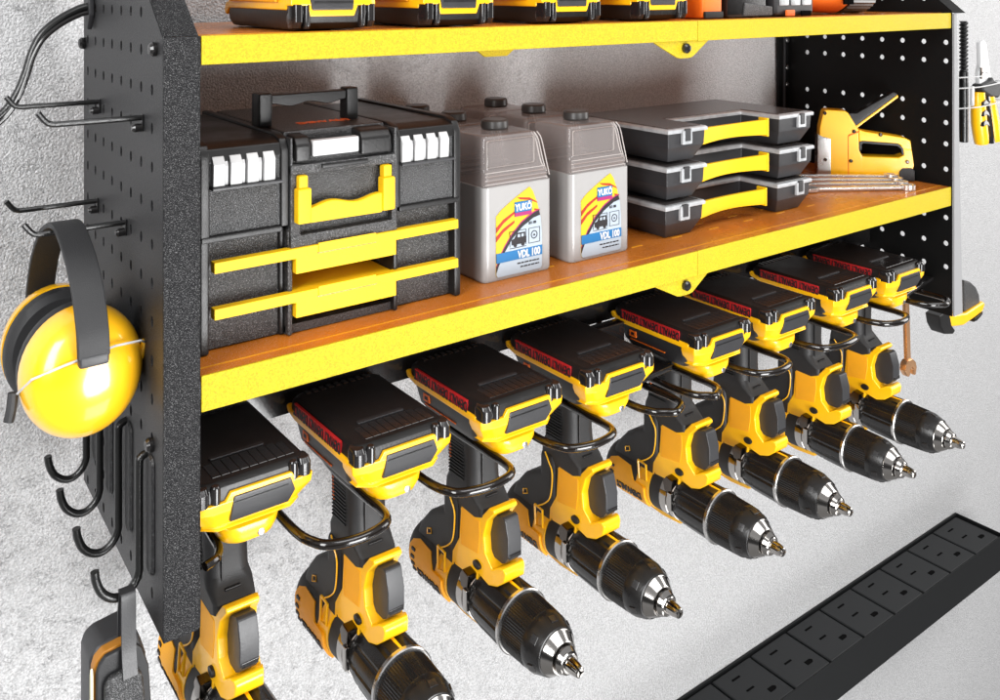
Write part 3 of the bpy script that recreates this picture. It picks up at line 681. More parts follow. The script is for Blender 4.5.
# ------------------------------------------------------------------ oil jugs
def build_jug():
    O = (0, 0, 0)
    t = thing('oil_jug', O, 'jug', 'jug', 'translucent fluid jugs standing on the middle shelf')
    W = .0665; D = .0530; H1 = .0720; H2 = .1110
    m = MB()
    m.loft([R3(.001, W - .001, .001, D - .001, .004, 0), R3(0, W, 0, D, .005, .002), R3(0, W, 0, D, .005, H1 - .0005), R3(.0006, W - .0006, .0006, D - .0006, .005, H1)]); m.build('filled_body', 'liquid', t, O)
    m = MB(); secs = [R3(.0006, W - .0006, .0006, D - .0006, .005, H1 + .0002)]
    for i, zz in enumerate((.0745, .0765, .0785, .0805, .0825)):
        k = (0.0012 if i % 2 == 0 else .0002); xr = W - (zz - H1) * .27
        secs.append(R3(k * .5, xr - k, k, D - k, .005, zz))
    for zz, k in ((.0850, .002), (.106, .002), (.1095, .0035), (H2, .007)):
        secs.append(R3(.0012 + (k - .002), W - (zz - H1) * .27 - k + .001, k + .0004, D - k, .005, zz))
    m.loft(secs); m.build('shell', 'jug', t, O)
    m = MB()      # frame of the recessed panel, ridges and handle edge; pale tubes paint their highlights
    m.loft([[(x, .0022, zz) for x, zz in rrect(.0035, .0500, .0858, .1070, .002, 3)], [(x, .0010, zz) for x, zz in rrect(.0039, .0496, .0862, .1066, .002, 3)], [(x, .0024, zz) for x, zz in rrect(.0043, .0492, .0866, .1062, .0015, 3)]], cap=False)
    for zz in (.0738, .0768, .0798, .0825): m.tube([(.0020, .0012, zz), (.0628 - (zz - .072) * .27, .0012, zz)], .00035, 5)
    for dx in (0, .0032, .0058): m.tube(cr([(.0655 - dx, .0022, .0745 + dx), (.0618 - dx, .0022, .0880), (.0575 - dx, .0026, .1040), (.0550 - dx, .0050, .1095)], 4), .0005, 6)
    m.build('moulding', 'jugedge', t, O)
    m = MB(); m.lathe([(H2 - .001, .0095), (H2 + .0010, .0112), (H2 + .0062, .0108), (H2 + .0074, .0095), (H2 + .0074, .004)], (.032, .030), 'z', 36, lambda i: 1 if i % 2 else .985); m.build('cap', 'capgrey', t, O)
    return t
def build_label(t):
    # layered print on the front face; (s, h) in label units
    O = (0, 0, 0); W_ = .0445; Hh = .0660; x0 = .0110; z0 = .0030
    def P(pts): return [(x0 + a * W_, z0 + b * Hh) for a, b in pts]
    outline = [(.03, 0), (.97, 0), (1, .03), (1, .40), (.97, .60), (.90, .78), (.80, .93), (.73, .985), (.60, .945), (.35, .86), (.12, .77), (.0, .70), (0, .03)]
    m = MB(); m.prism(P(outline), 'y', -.0006, .0002); lb = m.build('label', 'paperyel', t, O)
    m = MB(); m.prism(P([(.03, .0), (.97, 0), (1, .03), (1, .40), (.97, .60), (.955, .635), (.80, .615), (.55, .53), (.33, .41), (.15, .27), (.04, .15), (0, .12), (0, .03)]), 'y', -.0009, -.0004); m.build('pale_field', 'lblue', lb, O)
    m = MB()
    a = [(0, .12), (.04, .18), (.15, .31), (.33, .46), (.55, .585), (.80, .67), (.925, .695)]; b = [(.955, .635), (.80, .615), (.55, .53), (.33, .41), (.15, .255), (.04, .12), (0, .06)]
    m.prism(P(a + b), 'y', -.0011, -.0006)
    m.mi = 1
    a2 = [(0, .135), (.04, .195), (.15, .326), (.33, .476), (.55, .60), (.80, .682), (.915, .703)]; b2 = [(.925, .695), (.80, .67), (.55, .585), (.33, .46), (.15, .31), (.04, .18), (0, .12)]
    m.prism(P(a2 + b2), 'y', -.0010, -.0005)
    m.build('dark_arc', ['dkprint', 'magenta'], lb, O)
    m = MB()
    for d in (0, .105):
        m.prism(P([(0, .515 - d), (.15, .610 - d), (.39, .700 - d), (.39, .728 - d), (.15, .655 - d), (0, .575 - d)]), 'y', -.0008, -.0003)
    m.prism(P([(.45, .885), (.72, .86), (.88, .80), (.90, .775), (.87, .79), (.70, .835), (.52, .855)]), 'y', -.0008, -.0003)
    m.prism(P([(.83, .72), (.95, .70), (.955, .685), (.83, .70)]), 'y', -.0008, -.0003)
    m.build('red_stripes', 'paperred', lb, O)
    m = MB(); m.prism(P([(.39, .71), (.76, .71), (.76, .83), (.39, .83)]), 'y', -.0014, -.0005)
    m.mi = 1; m.prism(P([(.39, .665), (.76, .665), (.76, .708), (.39, .708)]), 'y', -.0014, -.0005)
    m.mi = 2; m.text('YUKÖ', .0072, frame((x0 + .575 * W_, -.0015, z0 + .765 * Hh), (1, 0, 0), (0, 0, 1)), .0002, .0003, .80)
    m.build('logo', ['blue', 'magenta', 'paperwhite'], lb, O)
    m = MB(); m.prism(P([(0, .165), (1, .165), (1, .275), (0, .275)]), 'y', -.0013, -.0004)
    m.mi = 1; m.text('VDL 100', .0078, frame((x0 + .70 * W_, -.0014, z0 + .215 * Hh), (1, 0, 0), (0, 0, 1)), .0002, .0003, .78)
    m.build('name_band', ['blue', 'paperwhite'], lb, O)
    m = MB()
    def bx(a0, a1, b0, b1): m.prism(P([(a0, b0), (a1, b0), (a1, b1), (a0, b1)]), 'y', -.0012, -.0006)
    m.prism(P([(.32, .34), (.32, .40), (.38, .41), (.44, .47), (.62, .47), (.62, .42), (.64, .41), (.64, .34)]), 'y', -.0012, -.0006)   # van
    for c in (.40, .57): m.prism([(x0 + c * W_ + .0017 * math.cos(k * PI / 6), z0 + .335 * Hh + .0017 * math.sin(k * PI / 6)) for k in range(12)], 'y', -.0013, -.0006)
    for aa, bb in (((.28, .64), (.300, .305)), ((.70, .94), (.320, .325)), ((.70, .94), (.495, .50)), ((.28, .64), (.495, .5))): bx(aa[0], aa[1], bb[0], bb[1])
    for aa in (.695, .94, .635, .28): bx(aa, aa + .008, .32, .50)
    n = 20; ri, ro = .0026, .0032; cx, cz = x0 + .82 * W_, z0 + .415 * Hh
    for k in range(n):
        a0, a1 = 2 * PI * k / n, 2 * PI * (k + 1) / n
        m.prism([(cx + ro * math.cos(a0), cz + ro * math.sin(a0)), (cx + ro * math.cos(a1), cz + ro * math.sin(a1)), (cx + ri * math.cos(a1), cz + ri * math.sin(a1)), (cx + ri * math.cos(a0), cz + ri * math.sin(a0))], 'y', -.0012, -.0006)
    m.prism([(cx - .0010, cz - .0008), (cx + .0012, cz - .0008), (cx, cz + .001)], 'y', -.0012, -.0006)
    m.text('ISO 100', .0032, frame((x0 + .78 * W_, -.0011, z0 + .56 * Hh), (1, 0, 0), (0, 0, 1)), .0002, 0, .7)
    for r_, (xa, xb) in enumerate(((.45, .93), (.52, .93))):      # two lines of tiny unreadable print
        xx = xa
        while xx < xb:
            wl_ = random.uniform(.05, .10); bx(xx, min(xx + wl_, xb), .108 - .045 * r_, .122 - .045 * r_); xx += wl_ + .018
    m.mi = 1
    for aa in (.45, .53): m.prism(P([(aa, .42), (aa + .05, .42), (aa + .05, .455), (aa, .455)]), 'y', -.0014, -.0010)
    m.build('print', ['dkprint', 'lblue'], lb, O)
jug = build_jug()
JL = [('translucent jug with a yellow and blue label, beside the black tool box', .4050, .5615), ('translucent jug with a yellow and blue label, beside the stacked organizer boxes', .4915, .5620),
      ('translucent jug in the middle of the column behind the tool box side', .4035, .6180), ('translucent jug in the middle of the column behind the organizer side', .4905, .6180),
      ('rearmost translucent jug of the column nearer the tool box', .4025, .6745), ('rearmost translucent jug of the column nearer the organizer boxes', .4900, .6745)]
jl = dup(jug); build_label(jug); j2 = dup(jug)
js = [jug, j2, jl] + [dup(jl) for _ in range(3)]
for j, (l, x, y) in zip(js, JL): j.location = (x, y, ZB + .0003); j['label'] = l

# ------------------------------------------------------------------ organizer boxes
def build_org():
    O = (0, 0, 0)
    t = thing('organizer_case', O, 'org', 'organizer box', 'organizer boxes stacked on the middle shelf')
    X1, X2, X3, X4 = 0, .050, .158, .212; N = .046; D = .125; H = .0305
    def outl(i, z):                      # inset outline with the handle notch
        return [(X1 + i, 0 + i, z), (X2 - i, 0 + i, z), (X2 - i, N + i, z), (X3 + i, N + i, z), (X3 + i, 0 + i, z), (X4 - i, 0 + i, z), (X4 - i, D - i, z), (X1 + i, D - i, z)]
    m = MB(); m.loft([outl(.0085, 0), outl(.0018, .013), outl(.0012, .014), outl(.0006, H - .004)], .0008, 2); b = m.build('tray', 'grey', t, O)
    m = MB(); m.loft([outl(-.0012, H - .0042), outl(-.0014, H - .0012), outl(.0002, H)], .0006, 2); m.build('lid_rim', 'clear', t, O)
    m = MB(); m.loft([outl(.0030, H - .001), outl(.0036, H + .0006)], .0003, 1); m.build('lid', 'smoke', t, O)
    for x in (.0165, .186):
        m = MB()
        m.prism([(x, H - .0145), (x + .0125, H - .0145), (x + .0125, H - .0020), (x, H - .0020)], 'y', -.0026, .0006, .0007)
        l = m.build('latch', 'clear', t, O)
        m = MB(); m.prism([(x + .0028, H - .0115), (x + .0097, H - .0115), (x + .0097, H - .0005), (x + .0028, H - .0005)], 'y', -.0034, -.0010, .0006); m.build('latch_button', 'grey', l, O)
    m = MB(); p = []
    for k in range(13): p.append((X2 - .002 + (X3 - X2 - .014) * k / 12, .0035 + .010 * math.sin(PI * k / 12) * .6, H - .0105))
    m.ribbon(p, (0, 0, 1), .0135, .004, .0008, [1.12 - .18 * math.sin(PI * k / 12) for k in range(13)])
    m.box(X3 - .017, X3 - .0145, .001, .012, H - .0195, H - .0015, .0006)
    m.build('handle', 'yelmatte', t, O)
    return t
og = build_org()
OL = ['black organizer box with yellow handle at the bottom of the stack', 'black organizer box with yellow handle in the middle of the stack', 'black organizer box with yellow handle on top of the stack']
ogs = [og, dup(og), dup(og)]
for i, (g, l) in enumerate(zip(ogs, OL)):
    g.location = (.6015 + .0005 * i, .5615 - .001 * i, ZB + .0003 + .0338 * i); g['label'] = l
    g.rotation_euler = (0, 0, (.0, -.006, .004)[i])

# ------------------------------------------------------------------ stapler (faces the viewer, slanting)
SO = (.957, .652, ZB)
st = thing('staple_gun', SO, 'yellow and grey staple gun with raised lever at the right end of the shelf', 'staple gun')
sd = Vector((.078, -.086, 0)).normalized(); sn = Vector((sd.y, -sd.x, 0))   # sn: towards viewer
if sn.y > 0: sn = -sn
st.rotation_euler = (0, 0, math.atan2(sd.y, sd.x))
# built locally: x along the tool, -y towards the viewer
def sp_(pts, y0, y1, name, mt, parent, bev=.0015, ang=.5):
    m = MB(); m.prism(pts, 'y', y0, y1, bev, 2, ang); return m.build(name, mt, parent, (0, 0, 0))
body = [(0, .002), (.002, .060), (.006, .078), (.009, .0805), (.031, .0795), (.034, .077), (.045, .0585), (.052, .0560), (.096, .0500), (.102, .047), (.106, .018), (.104, .012), (.094, .0105), (.094, .001), (.012, .001)]
hole = [(.046, .034), (.046, .043), (.049, .0445), (.088, .0425), (.093, .038), (.0945, .030), (.088, .0265), (.052, .0265)]
m = MB()
# body with a real grip opening: stitched from outer strips
m.prism([(0, .002), (.002, .060), (.006, .078), (.009, .0805), (.031, .0795), (.034, .077), (.045, .0585), (.046, .043), (.046, .034), (.050, .0265), (.050, .001)], 'y', -.011, .011, .0015)
m.prism([(.046, .0435), (.045, .0585), (.052, .0560), (.096, .0500), (.102, .047), (.1035, .0365), (.0935, .0365), (.091, .0415), (.088, .0428), (.049, .0445)], 'y', -.0106, .0106, .0012)
m.prism([(.0485, .001), (.094, .001), (.094, .0105), (.104, .012), (.106, .018), (.1034, .0370), (.0938, .0370), (.0945, .030), (.089, .0268), (.0485, .0268)], 'y', -.0108, .0108, .0012)
m.build('body', 'yel', st)
sp_([(-.0008, .001), (-.0008, .052), (.005, .0490), (.0140, .0470), (.0145, .001)], -.0118, .0118, 'nose_plate', 'steel', st, .001)
sp_([(.046, .034), (.0455, .043), (.049, .0452), (.0885, .0432), (.0938, .0380), (.0950, .030), (.0925, .031), (.0915, .0370), (.0875, .0405), (.050, .0425), (.0485, .041), (.0485, .034)], -.0118, .0095, 'grip_liner', 'black', st, .0005)
sp_([(.089, .0005), (.1065, .0005), (.1065, .0125), (.103, .0155), (.093, .0150), (.0895, .011)], -.0122, .0122, 'rear_foot', 'rubber', st, .001)
lv = sp_([(.037, .0625), (.041, .0600), (.088, .0985), (.0885, .1010), (.084, .1025), (.044, .0770), (.034, .0765)], -.008, .008, 'lever', 'black', st, .001)
sp_([(.0395, .0595), (.041, .0575), (.089, .0965), (.0885, .0995)], -.0092, .0092, 'lever_strip', 'yel', lv, .0005)
for x, z_ in ((.0075, .0765), (.008, .022), (.0365, .0215), (.0690, .0530), (.0985, .0225), (.0400, .056)):
    m = MB(); m.lathe([(-.0105, .0021), (-.0124, .0021), (-.0130, .0012)], (x, z_), 'y', 12); m.build('screw', 'bronze', st)
m = MB(); m.tube([(.0335, -.0112, .0510), (.0340, -.0114, .0020)], .00045, 5); m.tube([(.0340, -.0114, .0510), (.046, -.0112, .0560)], .0008, 5); m.build('seam', 'orange', st)

# ------------------------------------------------------------------ wrenches lying in front of the stapler
wl = ['chrome combination wrench closest to the staple gun in the pile on the shelf', 'chrome combination wrench second from the staple gun in the pile', 'chrome combination wrench third from the staple gun in the pile', 'chrome combination wrench at the shelf edge side of the pile']
M['wrench'] = mat('polished_wrench_steel', (.80, .78, .76), .24, .75, bump=.1, bscale=400, rvar=.08)
def build_wrench(mt='wrench'):
    t = thing('combination_wrench', (0, 0, 0), 'w', 'wrench', 'wrenches lying on the middle shelf')
    m = MB(); m.prism([(-.012, -.0028), (.084, -.0036), (.084, .0036), (-.012, .0028)], 'z', .0008, .0046, .0010); m.build('shank', mt, t)
    m = MB()                                              # ring end
    n = 24
    for k in range(n):
        a0, a1 = 2 * PI * k / n, 2 * PI * (k + 1) / n
        m.prism([(.092 + .0078 * math.cos(a0), .0078 * math.sin(a0)), (.092 + .0078 * math.cos(a1), .0078 * math.sin(a1)), (.092 + .0045 * math.cos(a1), .0045 * math.sin(a1)), (.092 + .0045 * math.cos(a0), .0045 * math.sin(a0))], 'z', .0002, .0058)
    m.build('ring_end', mt, t)
    m = MB(); m.prism([(-.010, -.0028), (-.015, -.0080), (-.024, -.0095), (-.0305, -.0060), (-.0305, -.0035), (-.022, -.0036), (-.0195, .0), (-.022, .0036), (-.0290, .0055), (-.0285, .0085), (-.022, .0095), (-.014, .0075), (-.010, .0028)], 'z', .0004, .0048, .0008); m.build('open_end', mt, t)
    return t
wr = build_wrench()
ws = [wr] + [dup(wr) for _ in range(3)]
WH = ((.9960, .5810), (.9870, .5700), (.9790, .5590), (.9720, .5470))
WA = [math.radians(v) for v in (-39, -37, -34.5, -32)]
for i, (q, l) in enumerate(zip(ws, wl)):
    q['label'] = l
    hx, hy = WH[i]
    ang = WA[i]; L_ = .092
    q.location = (hx - L_ * math.cos(ang), hy - L_ * math.sin(ang), ZB + .0003 + .0022 * (3 - i) * .5); q.rotation_euler = (0, 0, ang)

# ------------------------------------------------------------------ pegs and hooks on the left panel
PX = .158
pegs = [(.665, -.0765, .1052, 'upper thin black peg hook near the wall side of the left panel'), (.564, -.0760, .1055, 'upper thin black peg hook close to the front flange of the left panel'),
        (.670, -.1447, .1060, 'lower thin black peg hook near the wall side of the left panel'), (.600, -.1452, .1045, 'lower thin black peg hook carrying the yellow earmuffs')]
for y, z_, xt, l in pegs:
    O = (PX, y, z_)
    t = thing('peg_hook', O, l, 'peg hook', 'straight peg hooks on the left panel')
    m = MB(); m.tube([(PX + .004, y, z_), (xt + .004, y, z_), (xt + .0012, y, z_ + .0008), (xt - .001, y, z_ + .0028), (xt - .0042, y, z_ + .0072)], .0017, 10); m.build('rod', 'rodblk', t, O)
    m = MB(); m.box(PX - .0012, PX - .0002, y - .0025, y + .0025, z_ - .008, z_ + .002, .0004); m.build('mount_or_shade_plate', 'rodblk', t, O)
    m = MB(); m.lathe([(PX - .001, .0026), (PX - .005, .0026), (PX - .0065, .0015)], (y, z_ - .0058), 'x', 12); m.build('bolt', 'blackgl', t, O)
# big curved hook
O = (PX, .684, -.0125)
t = thing('curved_hook', O, 'thick black curved hook sweeping left from the top of the left panel', 'hook')
P_ = [(.160, .684, -.0115), (.150, .684, -.0135), (.1368, .684, -.0205), (.1262, .684, -.0300), (.1200, .684, -.0420), (.1160, .684, -.0560), (.1110, .684, -.0690), (.1040, .684, -.0800), (.092, .684, -.090)]
m = MB(); m.tube(cr(P_, 6), .0030, 14); m.build('rod', 'rodblk', t, O)
m = MB(); m.tube(cr([(a - .0005, b - .0034, c - .0040) for a, b, c in P_], 6), .0016, 10); m.build('inner_rod', 'blackgl', t, O)
m = MB(); m.prism([(.678, -.006), (.690, -.006), (.691, -.018), (.6845, -.0285), (.678, -.018)], 'x', PX - .004, PX - .0004, .001); m.build('mount_or_shade_plate', 'grey', t, O)
# J hooks
jh = [(.684, -.3165, -.255, 'rubber black J hook nearest the wall, topmost of the four'), (.647, -.3230, -.268, 'rubber black J hook second from the wall on the left panel'),
      (.601, -.3265, -.270, 'rubber black J hook third from the wall on the left panel'), (.556, -.3300, -.272, 'rubber black J hook nearest the front flange, carrying the dark case')]
for y, zt, ztop, l in jh:
    O = (PX, y, ztop)
    t = thing('j_hook', O, l, 'hook', 'J hooks low on the left panel')
    zl = zt - .0195
    p = [(.1292, y, zt), (.1300, y, zt - .0060), (.1330, y, zt - .0135), (.1385, y, zl + .0010), (.1445, y, zl), (.1500, y, zl + .0035), (.1532, y, zl + .0100), (.1535, y, zl + .020), (.1535, y, ztop - .008), (.1545, y, ztop - .001), (.1590, y, ztop + .001)]
    m = MB(); m.tube(cr(p, 5), .0024, 12); m.build('rod', 'rodblk', t, O)
    m = MB(); m.loft([[(PX - .0002, a, b) for a, b in rrect(y - .016, y - .004, zl + .012, ztop + .004, .0058, 5)], [(PX - .0020, a, b) for a, b in rrect(y - .0145, y - .0055, zl + .0135, ztop + .0025, .0044, 5)]], .0005); m.build('mount_or_shade_plate', 'powderside', t, O)  # raised stadium stands in for the rod's shadow and reflection on the panel

# ------------------------------------------------------------------ earmuffs
O = (.122, .60, -.1435)
em = thing('earmuffs', O, 'yellow ear defenders with black padded band hanging on a peg of the left panel', 'ear defenders')
def cup(y0, sgn, cx, cz, name):
    rx, rz = .0330, .0372
    m = MB(); secs = []
    for t_, k in ((0, 1.0), (.004, 1.0), (.008, .985), (.013, .94), (.018, .86), (.022, .74), (.025, .56), (.027, .34), (.0278, .12)):
        secs.append([(cx + rx * k * math.cos(2 * PI * i / 48), y0 + sgn * t_, cz + rz * k * math.sin(2 * PI * i / 48)) for i in range(48)])
    m.loft(secs); c = m.build(name, 'yelcup', em, O)
    m = MB(); secs = []
    for t_, k in ((-.0002, .97), (-.004, 1.0), (-.010, .98), (-.014, .88), (-.0145, .72), (-.011, .60), (-.004, .55)):
        secs.append([(cx + rx * k * math.cos(2 * PI * i / 48), y0 + sgn * t_, cz + rz * k * math.sin(2 * PI * i / 48)) for i in range(48)])
    m.loft(secs, cap=False); m.build('cushion', 'rubber', c, O)
    m = MB(); m.lathe([(y0 + sgn * .002, .024), (y0 - sgn * .004, .024)], (cx, cz), 'y', 32); m.build('foam_liner', 'void', c, O)
    return c
M['yelcup'] = mat('glossy_yellow_shell', (.98, .50, .006), .30, coat=1.0, bump=.06, bscale=200)
cup(.574, -1, .1258, -.2195, 'ear_cup')
cup(.640, 1, .1275, -.2265, 'ear_cup')
m = MB()
m.ribbon(cr([(.1258, .5430, -.2040), (.1256, .5455, -.188), (.1250, .5560, -.167), (.1240, .574, -.150), (.1235, .600, -.1415), (.1225, .628, -.150), (.1215, .650, -.170), (.1210, .6640, -.195), (.1205, .6665, -.215)], 6), (1, 0, 0), .0170, .0034, .0011)
hb = m.build('headband', 'rubber', em, O)
m = MB(); m.box(.1178, .1338, .5410, .5468, -.2085, -.2015, .0018); m.build('band_slider', 'grey', hb, O)
m = MB(); m.tube([(.0920, .5690, -.2240), (.0970, .5560, -.2130), (.1120, .5472, -.2060), (.1380, .5462, -.2010), (.1530, .5500, -.2025), (.1585, .5620, -.2085)], .0007, 6); m.build('wire', 'white', em, O)
m = MB(); m.tube(cr([(.0905, .572, -.2240), (.0895, .571, -.2320), (.0880, .571, -.2390)], 4), .0028, 10, None); m.build('wire_clip', 'rubber', em, O)
m = MB(); m.tube(cr([(.1585, .562, -.2070), (.1570, .563, -.2150), (.1550, .565, -.2215)], 4), .0018, 8, None); m.build('wire_clip', 'yel', em, O)

# ------------------------------------------------------------------ dark case on the lowest J hook
O = (.145, .556, -.3495)
t = thing('belt_case', O, 'dark grey padded case with orange trim strapped to the lowest J hook', 'belt case')
zl = -.3495
m = MB(); m.ribbon(cr([(.1455, .5560, -.372), (.1455, .5555, -.357), (.1455, .5525, -.3462), (.1455, .5545, -.3446), (.1455, .5500, -.3448), (.1455, .5478, -.3480), (.1455, .5475, -.3750), (.1455, .5440, -.3900)], 4), (1, 0, 0), .0080, .0014, .0004); m.build('strap', 'grey', t, O)
def cp(i, y0, y1): 
    return [(.1275 + i, -.44), (.1275 + i, -.3840), (.1290 + i, -.3790 - i), (.1335, -.3755 - i), (.1490, -.3735 - i), (.1550 - i, -.3785 - i), (.1590 - i, -.3920), (.1620 - i, -.44)]
m = MB(); m.prism(cp(0, 0, 0), 'y', .5600, .5840, .003, 3); m.build('shell', 'grey', t, O)
m = MB(); m.prism([(x - (.007 if x > .15 else 0), v) for x, v in cp(.0004, 0, 0)], 'y', .5535, .5602, .0010); m.build('orange_trim', 'trim', t, O)
m = MB(); m.prism(cp(.0014, 0, 0), 'y', .5500, .5538, .0015); m.build('rim', 'rubber', t, O)
m = MB(); m.prism([(.1318, -.44), (.1322, -.3910), (.1350, -.3870), (.1480, -.3855), (.1530, -.3920), (.1570, -.44)], 'y', .5445, .5505, .0035, 3); m.build('leather_front', 'tbx', t, O)
m = MB(); m.prism([(.5515, -.386), (.5530, -.382), (.5548, -.386), (.5548, -.412), (.5515, -.412)], 'x', .1262, .1276, .0004); m.build('foam_edge', 'cream', t, O)
m = MB(); m.box(.122, .127, .555, .562, -.414, -.405, .001); m.build('buckle', 'bronze', t, O)

# ------------------------------------------------------------------ right side: bit, pliers, wrench, knife
def along(o, u, w_): pass
yy = .545; kx = .545 / .56
O = (1.10, yy, -.06)
t = thing('drill_bit', O, 'black twisted masonry drill bit standing behind the wire holder on the right panel', 'drill bit')
m = MB(); secs = []
for i in range(45):
    z_ = -.098 + .060 * i / 44; a0 = i * .62
    secs.append([(1.0995 + (.0052 if k % 2 == 0 else .0034) * math.cos(a0 + k * PI / 3), yy + .004 + (.0052 if k % 2 == 0 else .0034) * math.sin(a0 + k * PI / 3), z_) for k in range(6)])
m.loft(secs); m.build('flutes', 'rodblk', t, O)
m = MB(); m.lathe([(-.182, .0046), (-.180, .0052), (-.0985, .0052), (-.098, .004)], (1.0995, yy + .004), 'z', 16); m.build('shank', 'rodblk', t, O)
O = (1.14, yy, -.10)
pl = thing('pliers', O, 'needle-nose pliers with yellow and black grips hanging right of the rack', 'pliers')
m = MB()
m.prism([(1.1265, -.0640), (1.1345, -.0615), (1.1415, -.0655), (1.1475, -.090), (1.1530, -.108), (1.1500, -.118), (1.1250, -.118), (1.1240, -.100), (1.1285, -.090)], 'y', yy - .003, yy + .003, .0012); m.build('jaws', 'bright', pl, O)
m = MB(); m.box(1.1325, 1.1340, yy - .0035, yy - .0028, -.086, -.072); m.box(1.124, 1.129, yy - .0050, yy - .003, -.108, -.094, .0008); m.build('jaw_line', 'bronze', pl, O)
m = MB(); m.prism([(1.1210, -.1145), (1.1420, -.1105), (1.1470, -.1060), (1.1520, -.1110), (1.1740, -.1180), (1.1760, -.1230), (1.1630, -.1330), (1.1420, -.1300), (1.1230, -.1220)], 'y', yy - .008, yy + .006, .0025, 3); m.build('collar', 'rubber', pl, O)
for pts, mt, mt2 in (([(1.1275, yy, -.124), (1.1270, yy, -.140), (1.1285, yy, -.160), (1.1335, yy, -.180), (1.1350, yy, -.1880)], 'yel', 0), ([(1.1500, yy, -.128), (1.1545, yy, -.146), (1.1600, yy, -.166), (1.1630, yy, -.180), (1.1640, yy, -.1880)], 'yel', 1)):
    pp = cr(pts, 5); n_ = len(pp)
    m = MB(); m.tube(pp, .007, 14, [.0062 + .0030 * math.sin(PI * min(1, i / (n_ - 1) * .75 + .1)) - (.004 if i == n_ - 1 else 0) for i in range(n_)]); g = m.build('grip', mt, pl, O)
    m = MB()
    if mt2 == 0:
        for zc in (-.135, -.147, -.159):
            m.prism([(1.1215, zc), (1.1270, zc + .003), (1.1335, zc - .001), (1.1370, zc - .007), (1.1320, zc - .0045), (1.1260, zc - .0035), (1.1212, zc - .0055)], 'y', yy - .0095, yy - .0050, .0008)
    else:
        m.tube([(a - .0075, b - .001, c) for a, b, c in pp], .0045, 10)
    m.build('grip_inlay', 'blackgl', g, O)
O = (1.13, yy, -.105)
t = thing('wire_holder', O, 'thin pale wire tool holder around the pliers beside the right panel', 'wire holder')
for z_ in (-.103, -.1155, -.139):
    m = MB(); x1 = 1.175 if z_ != -.103 else 1.135
    m.tube(cr([(1.0275, yy + .006, z_), (1.088, yy - .010, z_), (1.12, yy - .011, z_), (x1, yy - .008, z_ + .002), (x1 + .003, yy + .004, z_ + .002)], 4), .0008, 6); m.build('wire', 'white', t, O)
m = MB(); m.box(1.104, 1.110, yy - .004, yy - .001, -.139, -.1155, .0008); m.build('clip', 'white', t, O)

O = (.990, .56, -.345)
t = thing('open_end_wrench', O, 'bronze-toned open end wrench hanging below the right end of the rack', 'wrench')

M['hangwr'] = mat('bronzed_steel', (.75, .42, .22), .25, .8, bump=.1, bscale=300, rvar=.08)
m = MB(); m.prism([(.9855, -.325), (.9935, -.325), (.9985, -.4200), (.9905, -.4200)], 'y', .5575, .5625, .0014, 2); m.build('shank', 'hangwr', t, O)
m = MB(); m.prism([(.9900, -.4180), (.9990, -.4180), (1.0060, -.4230), (1.0085, -.4300), (1.0060, -.4385), (1.0025, -.4380), (1.0030, -.4310), (.9990, -.4275), (.9945, -.4300), (.9940, -.4365), (.9900, -.4370), (.9835, -.4290), (.9850, -.4215)], 'y', .5560, .5640, .0016, 2); m.build('open_end', 'hangwr', t, O)

O = (1.105, .565, -.3875)
t = thing('utility_knife', O, 'yellow and black utility knife partly hidden behind the lower corner of the right panel', 'utility knife')
k0 = .565
m = MB(); m.prism([(1.062, -.390), (1.075, -.4060), (1.112, -.4120), (1.140, -.4080), (1.163, -.4040), (1.170, -.3940), (1.166, -.3900), (1.120, -.3960), (1.090, -.3920), (1.072, -.380)], 'y', k0 - .008, k0 + .008, .003, 3); m.build('handle', 'yel', t, O)
m = MB(); m.prism([(1.048, -.384), (1.052, -.3990), (1.062, -.4120), (1.083, -.4170), (1.089, -.4130), (1.080, -.4040), (1.072, -.3800)], 'y', k0 - .009, k0 + .009, .002, 2); m.build('end_cap', 'black', t, O)
m = MB(); m.prism([(1.118, -.3950), (1.160, -.3920), (1.158, -.3790), (1.149, -.3660), (1.135, -.3560), (1.118, -.3500)], 'y', k0 - .006, k0 + .006, .0025, 3); m.build('blade_cover', 'tbx', t, O)
m = MB(); m.prism([(1.140, -.408), (1.163, -.4040), (1.160, -.4080), (1.146, -.4130), (1.137, -.4130)], 'y', k0 - .0085, k0 + .0085, .001); m.build('bottom_pad', 'black', t, O)

t.scale = (.93, 1, .86); t.location = (1.110, .565, -.3855)

# ------------------------------------------------------------------ power strip on the wall
SX0, SX1 = .70, 1.470; SY0, SY1 = .672, .7475; SZ = -.840
O = (.7, .748, -.87)
ps = thing('power_strip', O, 'long black metal power strip with a row of outlets on the wall', 'power strip')
m = MB()
m.box(SX0, SX1, SY0, SY0 + .0016, SZ - .050, SZ + .0015, .0004); m.box(SX0, SX1, SY1 - .0030, SY1, SZ - .050, SZ + .0015, .0004)
m.box(SX1 - .0016, SX1, SY0 + .0016, SY1 - .003, SZ - .05, SZ + .0015); m.box(SX0, SX1 - .0016, SY0 + .0016, SY1 - .003, SZ - .05, SZ - .004)
m.build('housing', 'stripblk', ps, O)
xb = 1.461
k = 0
while xb > SX0 + .06:
    w_ = .0735
    m = MB(); m.box(xb - w_ + .003, xb, SY0 + .0035, SY1 - .005, SZ - .004, SZ - .0002, .0022, 3); ol = m.build('outlet', 'stripface', ps, O)
    c = xb - w_ / 2
    m = MB()
    m.box(c - .013, c + .001, .7270, .7295, SZ - .0005, SZ + .0001); m.box(c - .012, c + .001, .7060, .7085, SZ - .0005, SZ + .0001)
    m.prism([(c + .010, .6890), (c + .010, .6950), (c + .004 + .016, .6950), (c + .022, .6935), (c + .023, .692), (c + .022, .6905), (c + .020, .6890)], 'z', SZ - .0005, SZ + .0001)
    m.build('socket_slots', 'void', ol, O)
    xb -= w_

